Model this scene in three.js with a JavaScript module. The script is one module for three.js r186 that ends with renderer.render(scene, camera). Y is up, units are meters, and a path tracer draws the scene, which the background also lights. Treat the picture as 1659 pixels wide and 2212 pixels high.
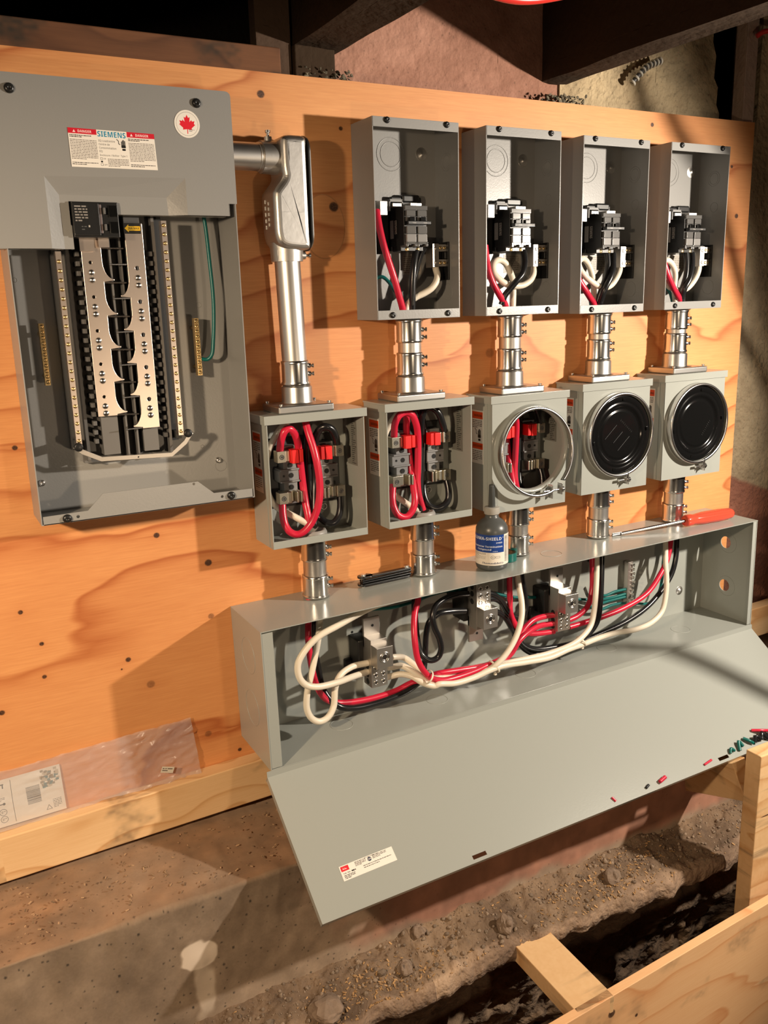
import * as THREE from 'three';
import { mergeGeometries } from 'three/addons/utils/BufferGeometryUtils.js';
import { RoundedBoxGeometry } from 'three/addons/geometries/RoundedBoxGeometry.js';

// ---------------------------------------------------------------- camera, exposure, lamps
const scene = new THREE.Scene();
scene.background = new THREE.Color(0x000000);
const camera = new THREE.PerspectiveCamera(61.157, 1659 / 2212, 0.05, 30);
camera.position.set(-0.7417, 1.5057, 1.5932);
camera.setRotationFromMatrix(new THREE.Matrix4().makeBasis(
  new THREE.Vector3(0.8771, -0.0281, 0.4794), new THREE.Vector3(0.1369, 0.9715, -0.1936), new THREE.Vector3(-0.4603, 0.2354, 0.856)));
const renderer = new THREE.WebGLRenderer();
renderer.toneMapping = THREE.LinearToneMapping;
renderer.toneMappingExposure = 1.0;
renderer.shadowMap.enabled = true;
const HALOGEN = new THREE.Color().setRGB(1, 0.88, 0.74), TUNGSTEN = new THREE.Color().setRGB(1, 0.76, 0.51);
// work lamp positions read from the shadows: [position, target, candela, half angle, penumbra, bulb radius]
const LAMPS = [
  { p: [1.44, 1.67, 1.31], t: [-0.2, 0.95, 0], I: 15, a: 0.85, pen: 0.3, r: 0.03, c: HALOGEN, label: 'clamp work lamp hanging to the right of the meter boxes' },
  { p: [-1.5, 1.68, 1.2], t: [-0.52, 0.85, 0], I: 9.5, a: 0.76, pen: 0.95, r: 0.04, c: TUNGSTEN, label: 'clamp work lamp hanging far left of the breaker panel' },
  { p: [0.05, 1.05, 1.75], t: [0.0, 0.85, 0], I: 0.9, a: 1.1, pen: 0.5, r: 0.04, c: TUNGSTEN, label: 'clamp work lamp hanging behind the photographer' },
];

// ---------------------------------------------------------------- helpers
const V = (a) => new THREE.Vector3(a[0], a[1], a[2]);
let seed = 12345;
const rnd = () => { seed = (seed * 1664525 + 1013904223) >>> 0; return seed / 4294967296; };
const rr = (a, b) => a + (b - a) * rnd();
function hash(ix, iy) { let h = (Math.imul(ix, 374761393) + Math.imul(iy, 668265263)) | 0; h = Math.imul(h ^ (h >>> 13), 1274126177); return ((h ^ (h >>> 16)) >>> 0) / 4294967296; }
function vn(x, y) {
  const ix = Math.floor(x), iy = Math.floor(y); let fx = x - ix, fy = y - iy; fx = fx * fx * (3 - 2 * fx); fy = fy * fy * (3 - 2 * fy);
  const a = hash(ix, iy), b = hash(ix + 1, iy), c = hash(ix, iy + 1), d = hash(ix + 1, iy + 1);
  return a + (b - a) * fx + (c - a) * fy + (a - b - c + d) * fx * fy;
}
function fbm(x, y, o = 4) { let s = 0, a = 0.5, n = 0; for (let i = 0; i < o; i++) { s += a * vn(x, y); n += a; a *= 0.5; x = x * 2.03 + 17.1; y = y * 2.03 + 9.7; } return s / n; }
function dots(x, y, cell, prob) {   // scattered round specks
  const ix = Math.floor(x / cell), iy = Math.floor(y / cell); let m = 0;
  for (let j = -1; j <= 1; j++) for (let i = -1; i <= 1; i++) { const a = ix + i, b = iy + j; if (hash(a * 3 + 1, b * 5 + 2) > prob) continue; const dx = x / cell - a - hash(a, b + 71), dy = y / cell - b - hash(a + 37, b), r = 0.05 + 0.2 * Math.pow(hash(a + 5, b + 9), 2), e = Math.hypot(dx, dy * (0.7 + 0.6 * hash(a + 2, b))) / r; if (e < 1) m = Math.max(m, 1 - e * e * e); }
  return m;
}
const sm = (a, b, x) => { const t = Math.min(1, Math.max(0, (x - a) / (b - a))); return t * t * (3 - 2 * t); };
const mix = (a, b, t) => a + (b - a) * t;

const taken = new Map();
function numbered(n) { const k = taken.get(n) || 0; taken.set(n, k + 1); return k ? n + '_' + String(k).padStart(3, '0') : n; }
const org = new Map();   // where a thing's base stands: its parts are written in world coordinates unless it is local
function thing(name, label, category, p = [0, 0, 0], group, local = false) {
  const o = new THREE.Group(); o.name = numbered(name); o.position.set(...p); o.userData = { label, category };
  if (group) o.userData.group = group;
  org.set(o, local ? [0, 0, 0] : p); scene.add(o); return o;
}
function boxUV(g) {
  const p = g.attributes.position, n = g.attributes.normal, uv = new Float32Array(p.count * 2);
  for (let i = 0; i < p.count; i++) {
    const x = Math.abs(n.getX(i)), y = Math.abs(n.getY(i)), z = Math.abs(n.getZ(i));
    if (z >= x && z >= y) { uv[2 * i] = p.getX(i); uv[2 * i + 1] = p.getY(i); } else if (y >= x) { uv[2 * i] = p.getX(i); uv[2 * i + 1] = p.getZ(i); } else { uv[2 * i] = p.getZ(i); uv[2 * i + 1] = p.getY(i); }
  }
  g.setAttribute('uv', new THREE.BufferAttribute(uv, 2)); return g;
}
function join(gs, keepUV) {
  const l = (Array.isArray(gs) ? gs : [gs]).map((g) => { let q = g.index ? g.toNonIndexed() : g.clone(); for (const k of Object.keys(q.attributes)) if (!['position', 'normal', 'uv'].includes(k)) q.deleteAttribute(k); if (!keepUV || !q.attributes.uv) boxUV(q); return q; });
  return l.length > 1 ? mergeGeometries(l) : l[0];
}
function part(parent, name, gs, mat, opt = {}) {
  const g = join(gs, opt.uv), o = org.get(parent) || [0, 0, 0];
  g.translate(-o[0], -o[1], -o[2]);
  const m = new THREE.Mesh(g, mat); m.name = name; m.castShadow = m.receiveShadow = true;
  if (opt.label) m.userData.label = opt.label;
  if (opt.kind) m.userData.kind = opt.kind;
  org.set(m, o); parent.add(m); return m;
}
function solo(name, label, category, gs, mat, group, opt = {}) {   // a thing that is one mesh, its geometry in world coordinates
  const g = join(gs, opt.uv); g.computeBoundingBox(); const b = g.boundingBox, c = b.getCenter(new THREE.Vector3()); c.y = b.min.y;
  g.translate(-c.x, -c.y, -c.z);
  const m = new THREE.Mesh(g, mat); m.name = numbered(name); m.position.copy(c); m.castShadow = m.receiveShadow = true; m.userData = { label, category };
  if (group) m.userData.group = group;
  if (opt.kind) m.userData.kind = opt.kind;
  org.set(m, [c.x, c.y, c.z]); scene.add(m); return m;
}
function struct(name, gs, mat, opt = {}) {
  const g = join(gs, opt.uv); const m = new THREE.Mesh(g, mat); m.name = name; m.userData = { kind: 'structure', label: opt.label, category: opt.category }; m.castShadow = m.receiveShadow = true; scene.add(m); org.set(m, [0, 0, 0]); return m;
}
function copy(o, label, d) {
  const c = o.clone(); c.name = numbered(o.name.replace(/_\d\d\d$/, '')); c.userData = { ...o.userData, label }; c.position.add(V(d)); scene.add(c);
  const b = org.get(o); org.set(c, b); return c;
}
// geometry makers (min corner to max corner unless said otherwise)
const B = (x0, x1, y0, y1, z0, z1) => new THREE.BoxGeometry(Math.abs(x1 - x0), Math.abs(y1 - y0), Math.abs(z1 - z0)).translate((x0 + x1) / 2, (y0 + y1) / 2, (z0 + z1) / 2);
const RB = (x0, x1, y0, y1, z0, z1, r = 0.002, s = 2) => new RoundedBoxGeometry(Math.abs(x1 - x0), Math.abs(y1 - y0), Math.abs(z1 - z0), s, r).translate((x0 + x1) / 2, (y0 + y1) / 2, (z0 + z1) / 2);
function C(a, b, r, r2 = r, n = 24, open = false) {   // cylinder from a to b
  const A = V(a), D = V(b).sub(A), L = D.length(); const g = new THREE.CylinderGeometry(r2, r, L, n, 1, open);
  g.translate(0, L / 2, 0); g.applyQuaternion(new THREE.Quaternion().setFromUnitVectors(new THREE.Vector3(0, 1, 0), D.normalize())); g.translate(A.x, A.y, A.z); return g;
}
function L(prof, a, dir, n = 28) {   // lathe [[r, h], ...] standing at a along dir
  const g = new THREE.LatheGeometry(prof.map((q) => new THREE.Vector2(q[0], q[1])), n);
  g.applyQuaternion(new THREE.Quaternion().setFromUnitVectors(new THREE.Vector3(0, 1, 0), V(dir).normalize())); g.translate(...a); return g;
}
function T(pts, r, n = 0, rs = 10) { const c = new THREE.CatmullRomCurve3(pts.map(V), false, 'centripetal'); return capped(c, n || Math.max(20, pts.length * 8), r, rs); }
function capped(c, n, r, rs) {
  const t = new THREE.TubeGeometry(c, n, r, rs); const gs = [t];
  for (const u of [0, 1]) { const g = new THREE.CircleGeometry(r, rs); const d = c.getTangentAt(u).multiplyScalar(u ? 1 : -1); g.applyQuaternion(new THREE.Quaternion().setFromUnitVectors(new THREE.Vector3(0, 0, 1), d)); const p = c.getPointAt(u); g.translate(p.x, p.y, p.z); gs.push(g); }
  return mergeGeometries(gs.map((g) => g.toNonIndexed()));
}
function poly(pts, holes = []) { const s = new THREE.Shape(pts.map((p) => new THREE.Vector2(p[0], p[1]))); for (const h of holes) { const q = new THREE.Path(); if (h.length === 3) q.absarc(h[0], h[1], h[2], 0, Math.PI * 2, true); else h.forEach((p, i) => (i ? q.lineTo(p[0], p[1]) : q.moveTo(p[0], p[1]))); s.holes.push(q); } return s; }
function roundPoly(pts, r, n = 5) { const o = []; pts.forEach((p, i) => { const a = pts[(i + pts.length - 1) % pts.length], b = pts[(i + 1) % pts.length]; const f = (q) => { const d = Math.hypot(q[0] - p[0], q[1] - p[1]), k = Math.min(r, d * 0.45) / d; return [p[0] + (q[0] - p[0]) * k, p[1] + (q[1] - p[1]) * k]; }; const A = f(a), D = f(b); for (let j = 0; j <= n; j++) { const t = j / n, u = 1 - t; o.push([u * u * A[0] + 2 * u * t * p[0] + t * t * D[0], u * u * A[1] + 2 * u * t * p[1] + t * t * D[1]]); } }); return o; }
const EX = (s, z0, z1, bev = 0) => new THREE.ExtrudeGeometry(s, { depth: z1 - z0 - 2 * bev, bevelEnabled: bev > 0, bevelThickness: bev, bevelSize: bev, bevelOffset: -bev, bevelSegments: bev > 0.003 ? 6 : 2, curveSegments: 16 }).translate(0, 0, z0 + bev);
function rrect(x0, x1, y0, y1, r) { const s = new THREE.Shape(); s.moveTo(x0 + r, y0); s.lineTo(x1 - r, y0); s.absarc(x1 - r, y0 + r, r, -Math.PI / 2, 0); s.lineTo(x1, y1 - r); s.absarc(x1 - r, y1 - r, r, 0, Math.PI / 2); s.lineTo(x0 + r, y1); s.absarc(x0 + r, y1 - r, r, Math.PI / 2, Math.PI); s.lineTo(x0, y0 + r); s.absarc(x0 + r, y0 + r, r, Math.PI, Math.PI * 1.5); return s; }
const TOR = (r, t, c, axis = 'z', n = 36) => { const g = new THREE.TorusGeometry(r, t, 6, n); if (axis === 'x') g.rotateY(Math.PI / 2); if (axis === 'y') g.rotateX(Math.PI / 2); return g.translate(...c); };
function quad(a, b, c, d) { const g = new THREE.BufferGeometry(); g.setAttribute('position', new THREE.BufferAttribute(new Float32Array([...a, ...b, ...c, ...a, ...c, ...d]), 3)); g.setAttribute('uv', new THREE.BufferAttribute(new Float32Array([0, 0, 1, 0, 1, 1, 0, 0, 1, 1, 0, 1]), 2)); g.computeVertexNormals(); return g; }
function screw(c, dir, r = 0.0045, h = 0.0028) { return L([[0.0001, h * 0.75], [r * 0.28, h * 0.75], [r * 0.3, h], [r * 0.75, h * 0.9], [r, h * 0.3], [r, 0]], c, dir, 14); }
function hexBolt(c, dir, r = 0.004, h = 0.004, shaft = 0.006) { return mergeGeometries([C(c, V(c).add(V(dir).normalize().multiplyScalar(shaft)).toArray(), r * 0.55, r * 0.55, 10), C(V(c).add(V(dir).normalize().multiplyScalar(shaft)).toArray(), V(c).add(V(dir).normalize().multiplyScalar(shaft + h)).toArray(), r, r, 6)].map((g) => g.toNonIndexed())); }

// ---------------------------------------------------------------- textures
function dataTex(w, h, f, srgb = true) {   // f(u, v) -> [r, g, b] sRGB 0..1, v up
  const d = new Uint8Array(w * h * 4);
  for (let y = 0; y < h; y++) for (let x = 0; x < w; x++) { const c = f((x + 0.5) / w, (y + 0.5) / h), i = (y * w + x) * 4; d[i] = Math.max(0, Math.min(255, c[0] * 255)); d[i + 1] = Math.max(0, Math.min(255, c[1] * 255)); d[i + 2] = Math.max(0, Math.min(255, c[2] * 255)); d[i + 3] = 255; }
  const t = new THREE.DataTexture(d, w, h); t.magFilter = THREE.LinearFilter; t.minFilter = THREE.LinearMipmapLinearFilter; t.wrapS = t.wrapT = THREE.RepeatWrapping; if (srgb) t.colorSpace = THREE.SRGBColorSpace; t.needsUpdate = true; return t;
}
function canvasTex(w, h, draw) { const c = document.createElement('canvas'); c.width = w; c.height = h; const x = c.getContext('2d'); draw(x, w, h); const t = new THREE.CanvasTexture(c); t.colorSpace = THREE.SRGBColorSpace; return t; }
function place(t, x0, y0, w, h) { t.repeat.set(1 / w, 1 / h); t.offset.set(-x0 / w, -y0 / h); return t; }   // the texture covers x0..x0+w, y0..y0+h of uv in metres
// wood: long grain along u, knots [x, y, r] in metres, patches [x, y, rx, ry]
function wood(W, H, px, o) {
  const c0 = o.c0, c1 = o.c1, kn = o.knots || [], pt = o.patches || [], st = o.stain || 0;
  return dataTex(px, Math.round(px * H / W), (u, v) => {
    let x = u * W, y = v * H; let warp = 0, dark = 0, ring = 0;
    for (const k of kn) { const dx = (x - k[0]), dy = (y - k[1]), R = k[2], d = Math.hypot(dx, dy * 1.1) / R; if (d < 14) { warp += Math.sign(dy || 1) * 1.1 * R * Math.exp(-(dx * dx) / (60 * R * R)) * Math.exp(-Math.abs(dy) / (4 * R)); ring += Math.exp(-d * 0.55) * 0.5; if (d < 1.25) dark = Math.max(dark, (1 - sm(0.75, 1.2, d)) * (0.55 + 0.45 * vn(x * 900, y * 900)) * (k[3] ?? 1)); } }
    const yy = y - warp * 1.4, s = o.scale || 1;
    let t = yy * 12 * s + 4.8 * fbm(x * 2.1 * s + o.seed, yy * 4.2 * s + 3, 3) + 0.3 * fbm(x * 9, yy * 30, 2);
    for (const q of pt) { const dx = (x - q[0]) / q[2], dy = (y - q[1]) / q[3], d = dx * dx + dy * dy; if (d < 1) { t = yy * 7 + q[0] * 31 + 0.7 * fbm(x * 3, yy * 9, 2); if (d > 0.9) dark = Math.max(dark, 0.18 * sm(0.9, 0.97, d)); } }
    const f = t - Math.floor(t); let line = f < 0.86 ? 0.5 * Math.pow(f / 0.86, 9) + 0.1 * f : 0.6 * (1 - sm(0.86, 0.93, f));
    line *= 0.35 + 1.1 * fbm(x * 2.1 + 40, y * 3.3 + o.seed, 3);
    const fine = (fbm(x * 22, y * 700, 2) - 0.5) * 0.16 + (vn(x * 60, y * 1500) - 0.5) * 0.08;
    const blotch = (fbm(x * 2.2 + 7, y * 3.1 + o.seed, 4) - 0.5) * 0.55;
    let k = 0.29 + line * 1.1 + fine * 1.2 + blotch * 0.6 + ring * 0.35; k = Math.max(0, Math.min(1, k));
    let c = [mix(c0[0], c1[0], k), mix(c0[1], c1[1], k), mix(c0[2], c1[2], k)];
    if (st) { const m = sm(0.62, 0.8, fbm(x * 9 + 3, y * 14 + 5, 4)) * st * (0.5 + vn(x * 130, y * 160)); c = c.map((q, i) => mix(q, [0.2, 0.16, 0.12][i], Math.min(1, m))); }
    return c.map((q, i) => mix(q, [0.16, 0.085, 0.045][i], dark));
  });
}
function mottled(W, H, px, o) {   // plaster, concrete, earth
  return dataTex(px, Math.round(px * H / W), (u, v) => {
    const x = u * W, y = v * H; const a = fbm(x * 5 + o.seed, y * 5, 5), b = fbm(x * 38, y * 38 + o.seed, 3), d = vn(x * 420, y * 420);
    const k = Math.max(0, Math.min(1, 0.5 + (a - 0.5) * 1.5 + (b - 0.5) * 0.55 + (d - 0.5) * 0.18));
    let c = o.c0.map((q, i) => mix(q, o.c1[i], k));
    const pit = dots(x, y, 0.011, 0.22) * (o.pits ?? 0.5); c = c.map((q) => q * (1 - pit * 0.7));
    if (o.f) c = o.f(x, y, c);
    return c;
  });
}
function bumpTex(px, sc, o = 4) { return dataTex(px, px, (u, v) => { const a = fbm(u * sc, v * sc, o); return [a, a, a]; }, false); }
const orange = bumpTex(256, 64, 2); orange.repeat.set(7, 7);
const rough1 = bumpTex(512, 24, 5); rough1.repeat.set(3, 3);

// ---------------------------------------------------------------- materials
const mat = (r, g, b, rough, metal = 0, o = {}) => { const { bump, ...q } = o; const m = new THREE.MeshPhysicalMaterial({ roughness: rough, metalness: metal, ...q }); m.color.setRGB(r, g, b); if (bump) { m.bumpMap = bump[0]; m.bumpScale = bump[1]; } return m; };
const M = {
  grey: mat(0.278, 0.275, 0.265, 0.32, 0, { bump: [orange, 0.00006] }),
  pale: mat(0.345, 0.36, 0.33, 0.21, 0, { bump: [orange, 0.00005] }),
  zinc: mat(0.74, 0.73, 0.71, 0.22, 1), zincDull: mat(0.62, 0.6, 0.57, 0.38, 1), cast: mat(0.55, 0.53, 0.5, 0.42, 1, { bump: [rough1, 0.0002] }), hub: mat(0.5, 0.49, 0.47, 0.35, 1),
  steel: mat(0.7, 0.68, 0.66, 0.25, 1), alu: mat(0.62, 0.58, 0.53, 0.42, 1), bus: mat(0.76, 0.65, 0.57, 0.36, 1), brass: mat(0.72, 0.52, 0.25, 0.3, 1), jaw: mat(0.7, 0.66, 0.55, 0.3, 1),
  black: mat(0.012, 0.012, 0.012, 0.35), blackGloss: mat(0.006, 0.006, 0.006, 0.12), blackMetal: mat(0.02, 0.02, 0.02, 0.3, 0.2), dark: mat(0.045, 0.045, 0.045, 0.5), tray: mat(0.13, 0.125, 0.12, 0.35), trayPale: mat(0.11, 0.107, 0.104, 0.45), block: mat(0.2, 0.2, 0.2, 0.5), tile: mat(0.11, 0.108, 0.105, 0.15), rib: mat(0.012, 0.012, 0.012, 0.24),
  red: mat(0.60, 0.018, 0.05, 0.3), white: mat(0.78, 0.70, 0.57, 0.38), wblack: mat(0.012, 0.012, 0.013, 0.25), green: mat(0.004, 0.13, 0.12, 0.35), cap: mat(0.75, 0.015, 0.015, 0.4), tie: mat(0.75, 0.68, 0.55, 0.4),
  cord: mat(0.75, 0.04, 0.03, 0.3), paper: mat(0.8, 0.78, 0.72, 0.6), bushing: mat(0.3, 0.29, 0.27, 0.45), teal: mat(0.003, 0.12, 0.1, 0.35),
};
M.shadeBoards = mat(0.03, 0.022, 0.016, 0.9, 0, { bump: [rough1, 0.004] });  // boards kept near black; the shade of the open bay is in the colour
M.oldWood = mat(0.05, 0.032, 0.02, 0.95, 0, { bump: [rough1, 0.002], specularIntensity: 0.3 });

// ---------------------------------------------------------------- the place: walls, floor, ceiling
const pinkTex = place(mottled(0.7, 0.7, 700, { c0: [0.53, 0.37, 0.30], c1: [0.72, 0.54, 0.46], seed: 3, pits: 0.25 }), 0, 1.8, 0.7, 0.7);
const plasterBump = bumpTex(512, 40, 5); plasterBump.repeat.set(2.2, 2.2);
const wallBack = new THREE.MeshStandardMaterial({ map: pinkTex, roughness: 0.95, bumpMap: plasterBump, bumpScale: 0.003 });
struct('wall_back', [B(0.03, 0.62, 1.4, 2.5, -0.14, -0.06), B(-2.6, 0.03, -0.5, 1.95, -0.14, -0.06)], wallBack, { label: 'pink rough plaster wall above the plywood between two joists', category: 'wall' });
const rightTex = place(mottled(2.0, 3.0, 900, { c0: [0.56, 0.49, 0.39], c1: [0.74, 0.67, 0.55], seed: 11, pits: 0.3, f: (x, y, c) => {
  const X = x + 0.6, Y = y - 0.5, n = fbm(X * 9, Y * 9, 3) - 0.5;
  const low = 1 - sm(-0.008, 0.008, Y - (1.0 - 0.33 * (X - 1.25)) + n * 0.02), top = sm(1.8, 1.86, Y);
  c = c.map((q, i) => mix(q, q * [1.0, 1.0, 0.98][i] * (0.85 + 0.5 * fbm(X * 14, Y * 14 + 4, 4)), top));
  return c.map((q, i) => mix(q, [0.52, 0.34, 0.27][i] * (0.8 + 0.4 * n + 0.2), low));
} }), 0.6, -0.5, 2.0, 3.0);
struct('wall_right_of_board', [B(0.62, 2.6, -0.5, 1.895, -0.14, -0.055), EX(poly([[0.62, 1.895], [1.128, 1.895], [1.13, 1.94], [1.118, 1.96], [1.12, 2.0], [1.105, 2.02], [1.108, 2.07], [1.095, 2.1], [1.1, 2.5], [0.62, 2.5]]), -0.14, -0.055), B(1.27, 2.6, 1.895, 2.5, -0.14, -0.055)], new THREE.MeshStandardMaterial({ map: rightTex, roughness: 0.95, bumpMap: plasterBump, bumpScale: 0.007 }), { label: 'stained plaster wall right of the plywood panel', category: 'wall' });
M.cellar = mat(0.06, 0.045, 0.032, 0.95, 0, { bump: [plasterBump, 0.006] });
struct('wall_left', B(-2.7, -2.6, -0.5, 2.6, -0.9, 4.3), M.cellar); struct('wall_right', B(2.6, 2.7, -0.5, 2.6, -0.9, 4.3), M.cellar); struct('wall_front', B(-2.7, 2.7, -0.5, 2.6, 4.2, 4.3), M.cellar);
struct('wall_rear_bay', [B(-2.7, 2.7, 1.5, 2.6, -0.95, -0.85)], M.shadeBoards);
struct('ceiling', B(-2.7, 2.7, 2.42, 2.52, -0.95, 4.3), M.shadeBoards, { label: 'dark underside of the floor boards above', category: 'ceiling' });
// joists run out from the wall over the camera
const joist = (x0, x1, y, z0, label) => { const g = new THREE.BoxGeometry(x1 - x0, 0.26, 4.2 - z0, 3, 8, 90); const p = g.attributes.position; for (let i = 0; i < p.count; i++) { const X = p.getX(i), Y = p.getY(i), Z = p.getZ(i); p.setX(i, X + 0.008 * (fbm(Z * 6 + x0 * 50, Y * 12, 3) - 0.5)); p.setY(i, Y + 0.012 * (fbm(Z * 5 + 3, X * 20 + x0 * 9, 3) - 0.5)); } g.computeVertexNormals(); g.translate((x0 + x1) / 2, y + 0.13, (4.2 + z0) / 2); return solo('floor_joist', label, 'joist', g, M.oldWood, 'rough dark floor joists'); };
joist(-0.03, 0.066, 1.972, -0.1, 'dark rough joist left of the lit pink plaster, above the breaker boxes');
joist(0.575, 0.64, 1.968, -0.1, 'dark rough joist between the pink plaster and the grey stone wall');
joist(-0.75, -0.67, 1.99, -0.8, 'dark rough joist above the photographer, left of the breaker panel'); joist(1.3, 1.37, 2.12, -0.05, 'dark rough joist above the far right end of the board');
// earth bench, trench and the floor in front
const lip = (x) => 0.365 + 0.05 * (fbm(x * 5 + 3, 2.2, 3) - 0.5) + 0.014 * (fbm(x * 30, 8.1, 2) - 0.5);
function ground(x, z) { const n = fbm(x * 7, z * 7, 4) - 0.5, f = fbm(x * 34, z * 34 + 7, 3) - 0.5; return 0.238 - 0.2 * (z - 0.25) + 0.03 * n + 0.02 * f + 0.025 * sm(0.3, 0.25, z) * (fbm(x * 12, 1.3, 2) - 0.3) - 0.014 * sm(-0.06, 0.01, z - 0.365); }
// swept section: bench, broken pale rim, undercut wall of earth, trench bottom
const gg = new THREE.BufferGeometry();
{
  const nx = 760, na = 60, nb = 10, nc = 56, nd = 16, N = na + nb + nc + nd, pos = [], col = [], idx = [], uvs = [];
  for (let j = 0; j <= nx; j++) { const x = -1.4 + (j / nx) * 4.0, E = lip(x), yE = ground(x, E);
    for (let i = 0; i <= N; i++) { let y, z, c; const n = fbm(x * 9, i * 0.11, 3) - 0.5, f = fbm(x * 34, i * 0.4, 3) - 0.5, pale = 0.8 + 0.5 * (fbm(x * 18, i * 0.2, 3));
      if (i <= na) { z = mix(0.22, E, i / na); y = ground(x, z); const k = sm(0.8, 1, i / na + 0.4 * n); c = [mix(1, 1.8 * pale, k), mix(1, 1.85 * pale, k), mix(1, 1.95 * pale, k)]; }
      else if (i <= na + nb) { const t = (i - na) / nb; z = E + 0.006 * Math.sin(t * 3) + 0.008 * f * t; y = yE - 0.042 * t; c = [1.8 * pale, 1.85 * pale, 1.95 * pale]; }
      else if (i <= na + nb + nc) { const t = (i - na - nb) / nc; z = E - 0.24 * Math.pow(t, 0.6) + 0.09 * n * Math.min(1, t * 5) + 0.022 * f * Math.min(1, t * 8); y = yE - 0.042 - 0.5 * t; c = [1, 1, 1]; }
      else { const t = (i - na - nb - nc) / nd; z = mix(E - 0.24, 0.62, t); y = yE - 0.542 + 0.06 * n; c = [1, 1, 1]; }
      pos.push(x, y, z); col.push(...c); uvs.push(x, i <= na ? 0.0025 * i : i <= na + nb ? 0.15 + 0.0045 * (i - na) : i <= na + nb + nc ? 0.195 + 0.0105 * (i - na - nb) : 0.783 + 0.025 * (i - na - nb - nc)); } }
  for (let j = 0; j < nx; j++) for (let i = 0; i < N; i++) { const a = j * (N + 1) + i; idx.push(a, a + 1, a + N + 1, a + 1, a + N + 2, a + N + 1); }
  gg.setAttribute('position', new THREE.Float32BufferAttribute(pos, 3)); gg.setAttribute('color', new THREE.Float32BufferAttribute(col, 3)); gg.setAttribute('uv', new THREE.Float32BufferAttribute(uvs, 2)); gg.setIndex(idx); gg.computeVertexNormals();
}
const dirtTex = mottled(1, 1, 1024, { c0: [0.34, 0.27, 0.21], c1: [0.60, 0.50, 0.40], seed: 21, pits: 0.3 });
const dirt = new THREE.MeshStandardMaterial({ map: dirtTex, roughness: 1, bumpMap: plasterBump, bumpScale: 0.006, side: THREE.DoubleSide }), soil = dirt.clone(); soil.vertexColors = true;
{ const m = new THREE.Mesh(gg, soil); m.name = 'floor_trench'; m.userData = { kind: 'structure', label: 'earth bench with a pale broken rim above the dug trench', category: 'ground' }; m.castShadow = m.receiveShadow = true; scene.add(m); }
struct('floor', B(-2.7, 2.7, -0.72, -0.6, -0.9, 4.3), dirt, { label: 'cellar floor of bare earth', category: 'ground' }); struct('floor_front', B(-2.7, 2.7, -0.6, -0.13, 0.58, 4.3), dirt);
// old concrete footing with a flat ledge
{
  const nx = 620, pr = []; for (let i = 0; i <= 20; i++) pr.push([-0.06 + i * 0.0152, 0.489 - 0.004 * (i / 20), 0, 1]); for (let i = 1; i <= 6; i++) { const a = (i / 6) * Math.PI / 2; pr.push([0.244 + 0.006 * Math.sin(a), 0.479 + 0.006 * Math.cos(a), Math.sin(a), Math.cos(a)]); } for (let i = 1; i <= 26; i++) pr.push([0.25 + 0.012 * (i / 26), 0.479 - i * 0.0125, 1, 0]);
  const pos = [], uv = [], idx = []; let s = 0; const ss = pr.map((q, i) => (i ? (s += Math.hypot(q[0] - pr[i - 1][0], q[1] - pr[i - 1][1])) : 0));
  for (let j = 0; j <= nx; j++) { const x = -1.5 + (j / nx) * 4.0; pr.forEach((q, i) => { const d = 0.016 * (fbm(x * 6, ss[i] * 6 + 3, 4) - 0.5) + 0.006 * (fbm(x * 40, ss[i] * 40, 3) - 0.5) ; pos.push(x, q[1] + d * q[3], q[0] + d * q[2]); uv.push((x + 1.5) / 4, ss[i] / s); }); }
  const n = pr.length; for (let j = 0; j < nx; j++) for (let i = 0; i < n - 1; i++) { const a = j * n + i; idx.push(a, a + 1, a + n, a + 1, a + n + 1, a + n); }
  const g = new THREE.BufferGeometry(); g.setAttribute('position', new THREE.Float32BufferAttribute(pos, 3)); g.setAttribute('uv', new THREE.Float32BufferAttribute(uv, 2)); g.setIndex(idx); g.computeVertexNormals();
  const sp = [-0.4296, 0.3683, 0.25], sp2 = [-0.4184, 0.2816, 0.25];
  const t = mottled(4, s, 2048, { c0: [0.46, 0.39, 0.32], c1: [0.66, 0.57, 0.48], seed: 5, pits: 0.8, f: (x, v, c) => {
    const X = x - 1.5, n1 = fbm(X * 11, v * 11, 4) - 0.5, face = sm(0.30, 0.315, v), y = 0.479 - (v - 0.31);
    c = c.map((q, i) => mix(q, [0.60, 0.46, 0.34][i] * (0.75 + 0.5 * fbm(X * 20, v * 30, 3)), (1 - face) * (0.45 + n1)));
    const pink = face * sm(-0.18, -0.02, X + n1 * 0.2) * sm(0.235, 0.262, y + n1 * 0.05); c = c.map((q, i) => mix(q, [0.66, 0.46, 0.37][i] * (0.85 + 0.3 * fbm(X * 30, v * 30, 3)), pink * 0.85));
    const d1 = Math.hypot((X - sp[0]) / 0.022, (y - sp[1]) / 0.022) + n1 * 3.4 + 0.6 * (fbm(X * 60, v * 60, 2) - 0.5), d2 = Math.hypot((X - sp2[0] - (y - sp2[1]) * -0.15) / 0.016, (y - sp2[1]) / 0.075) + n1 * 3.2; const w = Math.max(1 - sm(0.8, 1.1, d1), (1 - sm(0.6, 1.2, d2)) * 0.6) * face;
    return c.map((q, i) => mix(q, [0.85, 0.78, 0.70][i], w)); } });
  const m = struct('wall_footing', [g], new THREE.MeshStandardMaterial({ map: t, roughness: 0.95, side: THREE.DoubleSide }), { uv: true, label: 'old concrete footing with a flat dusty ledge', category: 'wall' });
}
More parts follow.
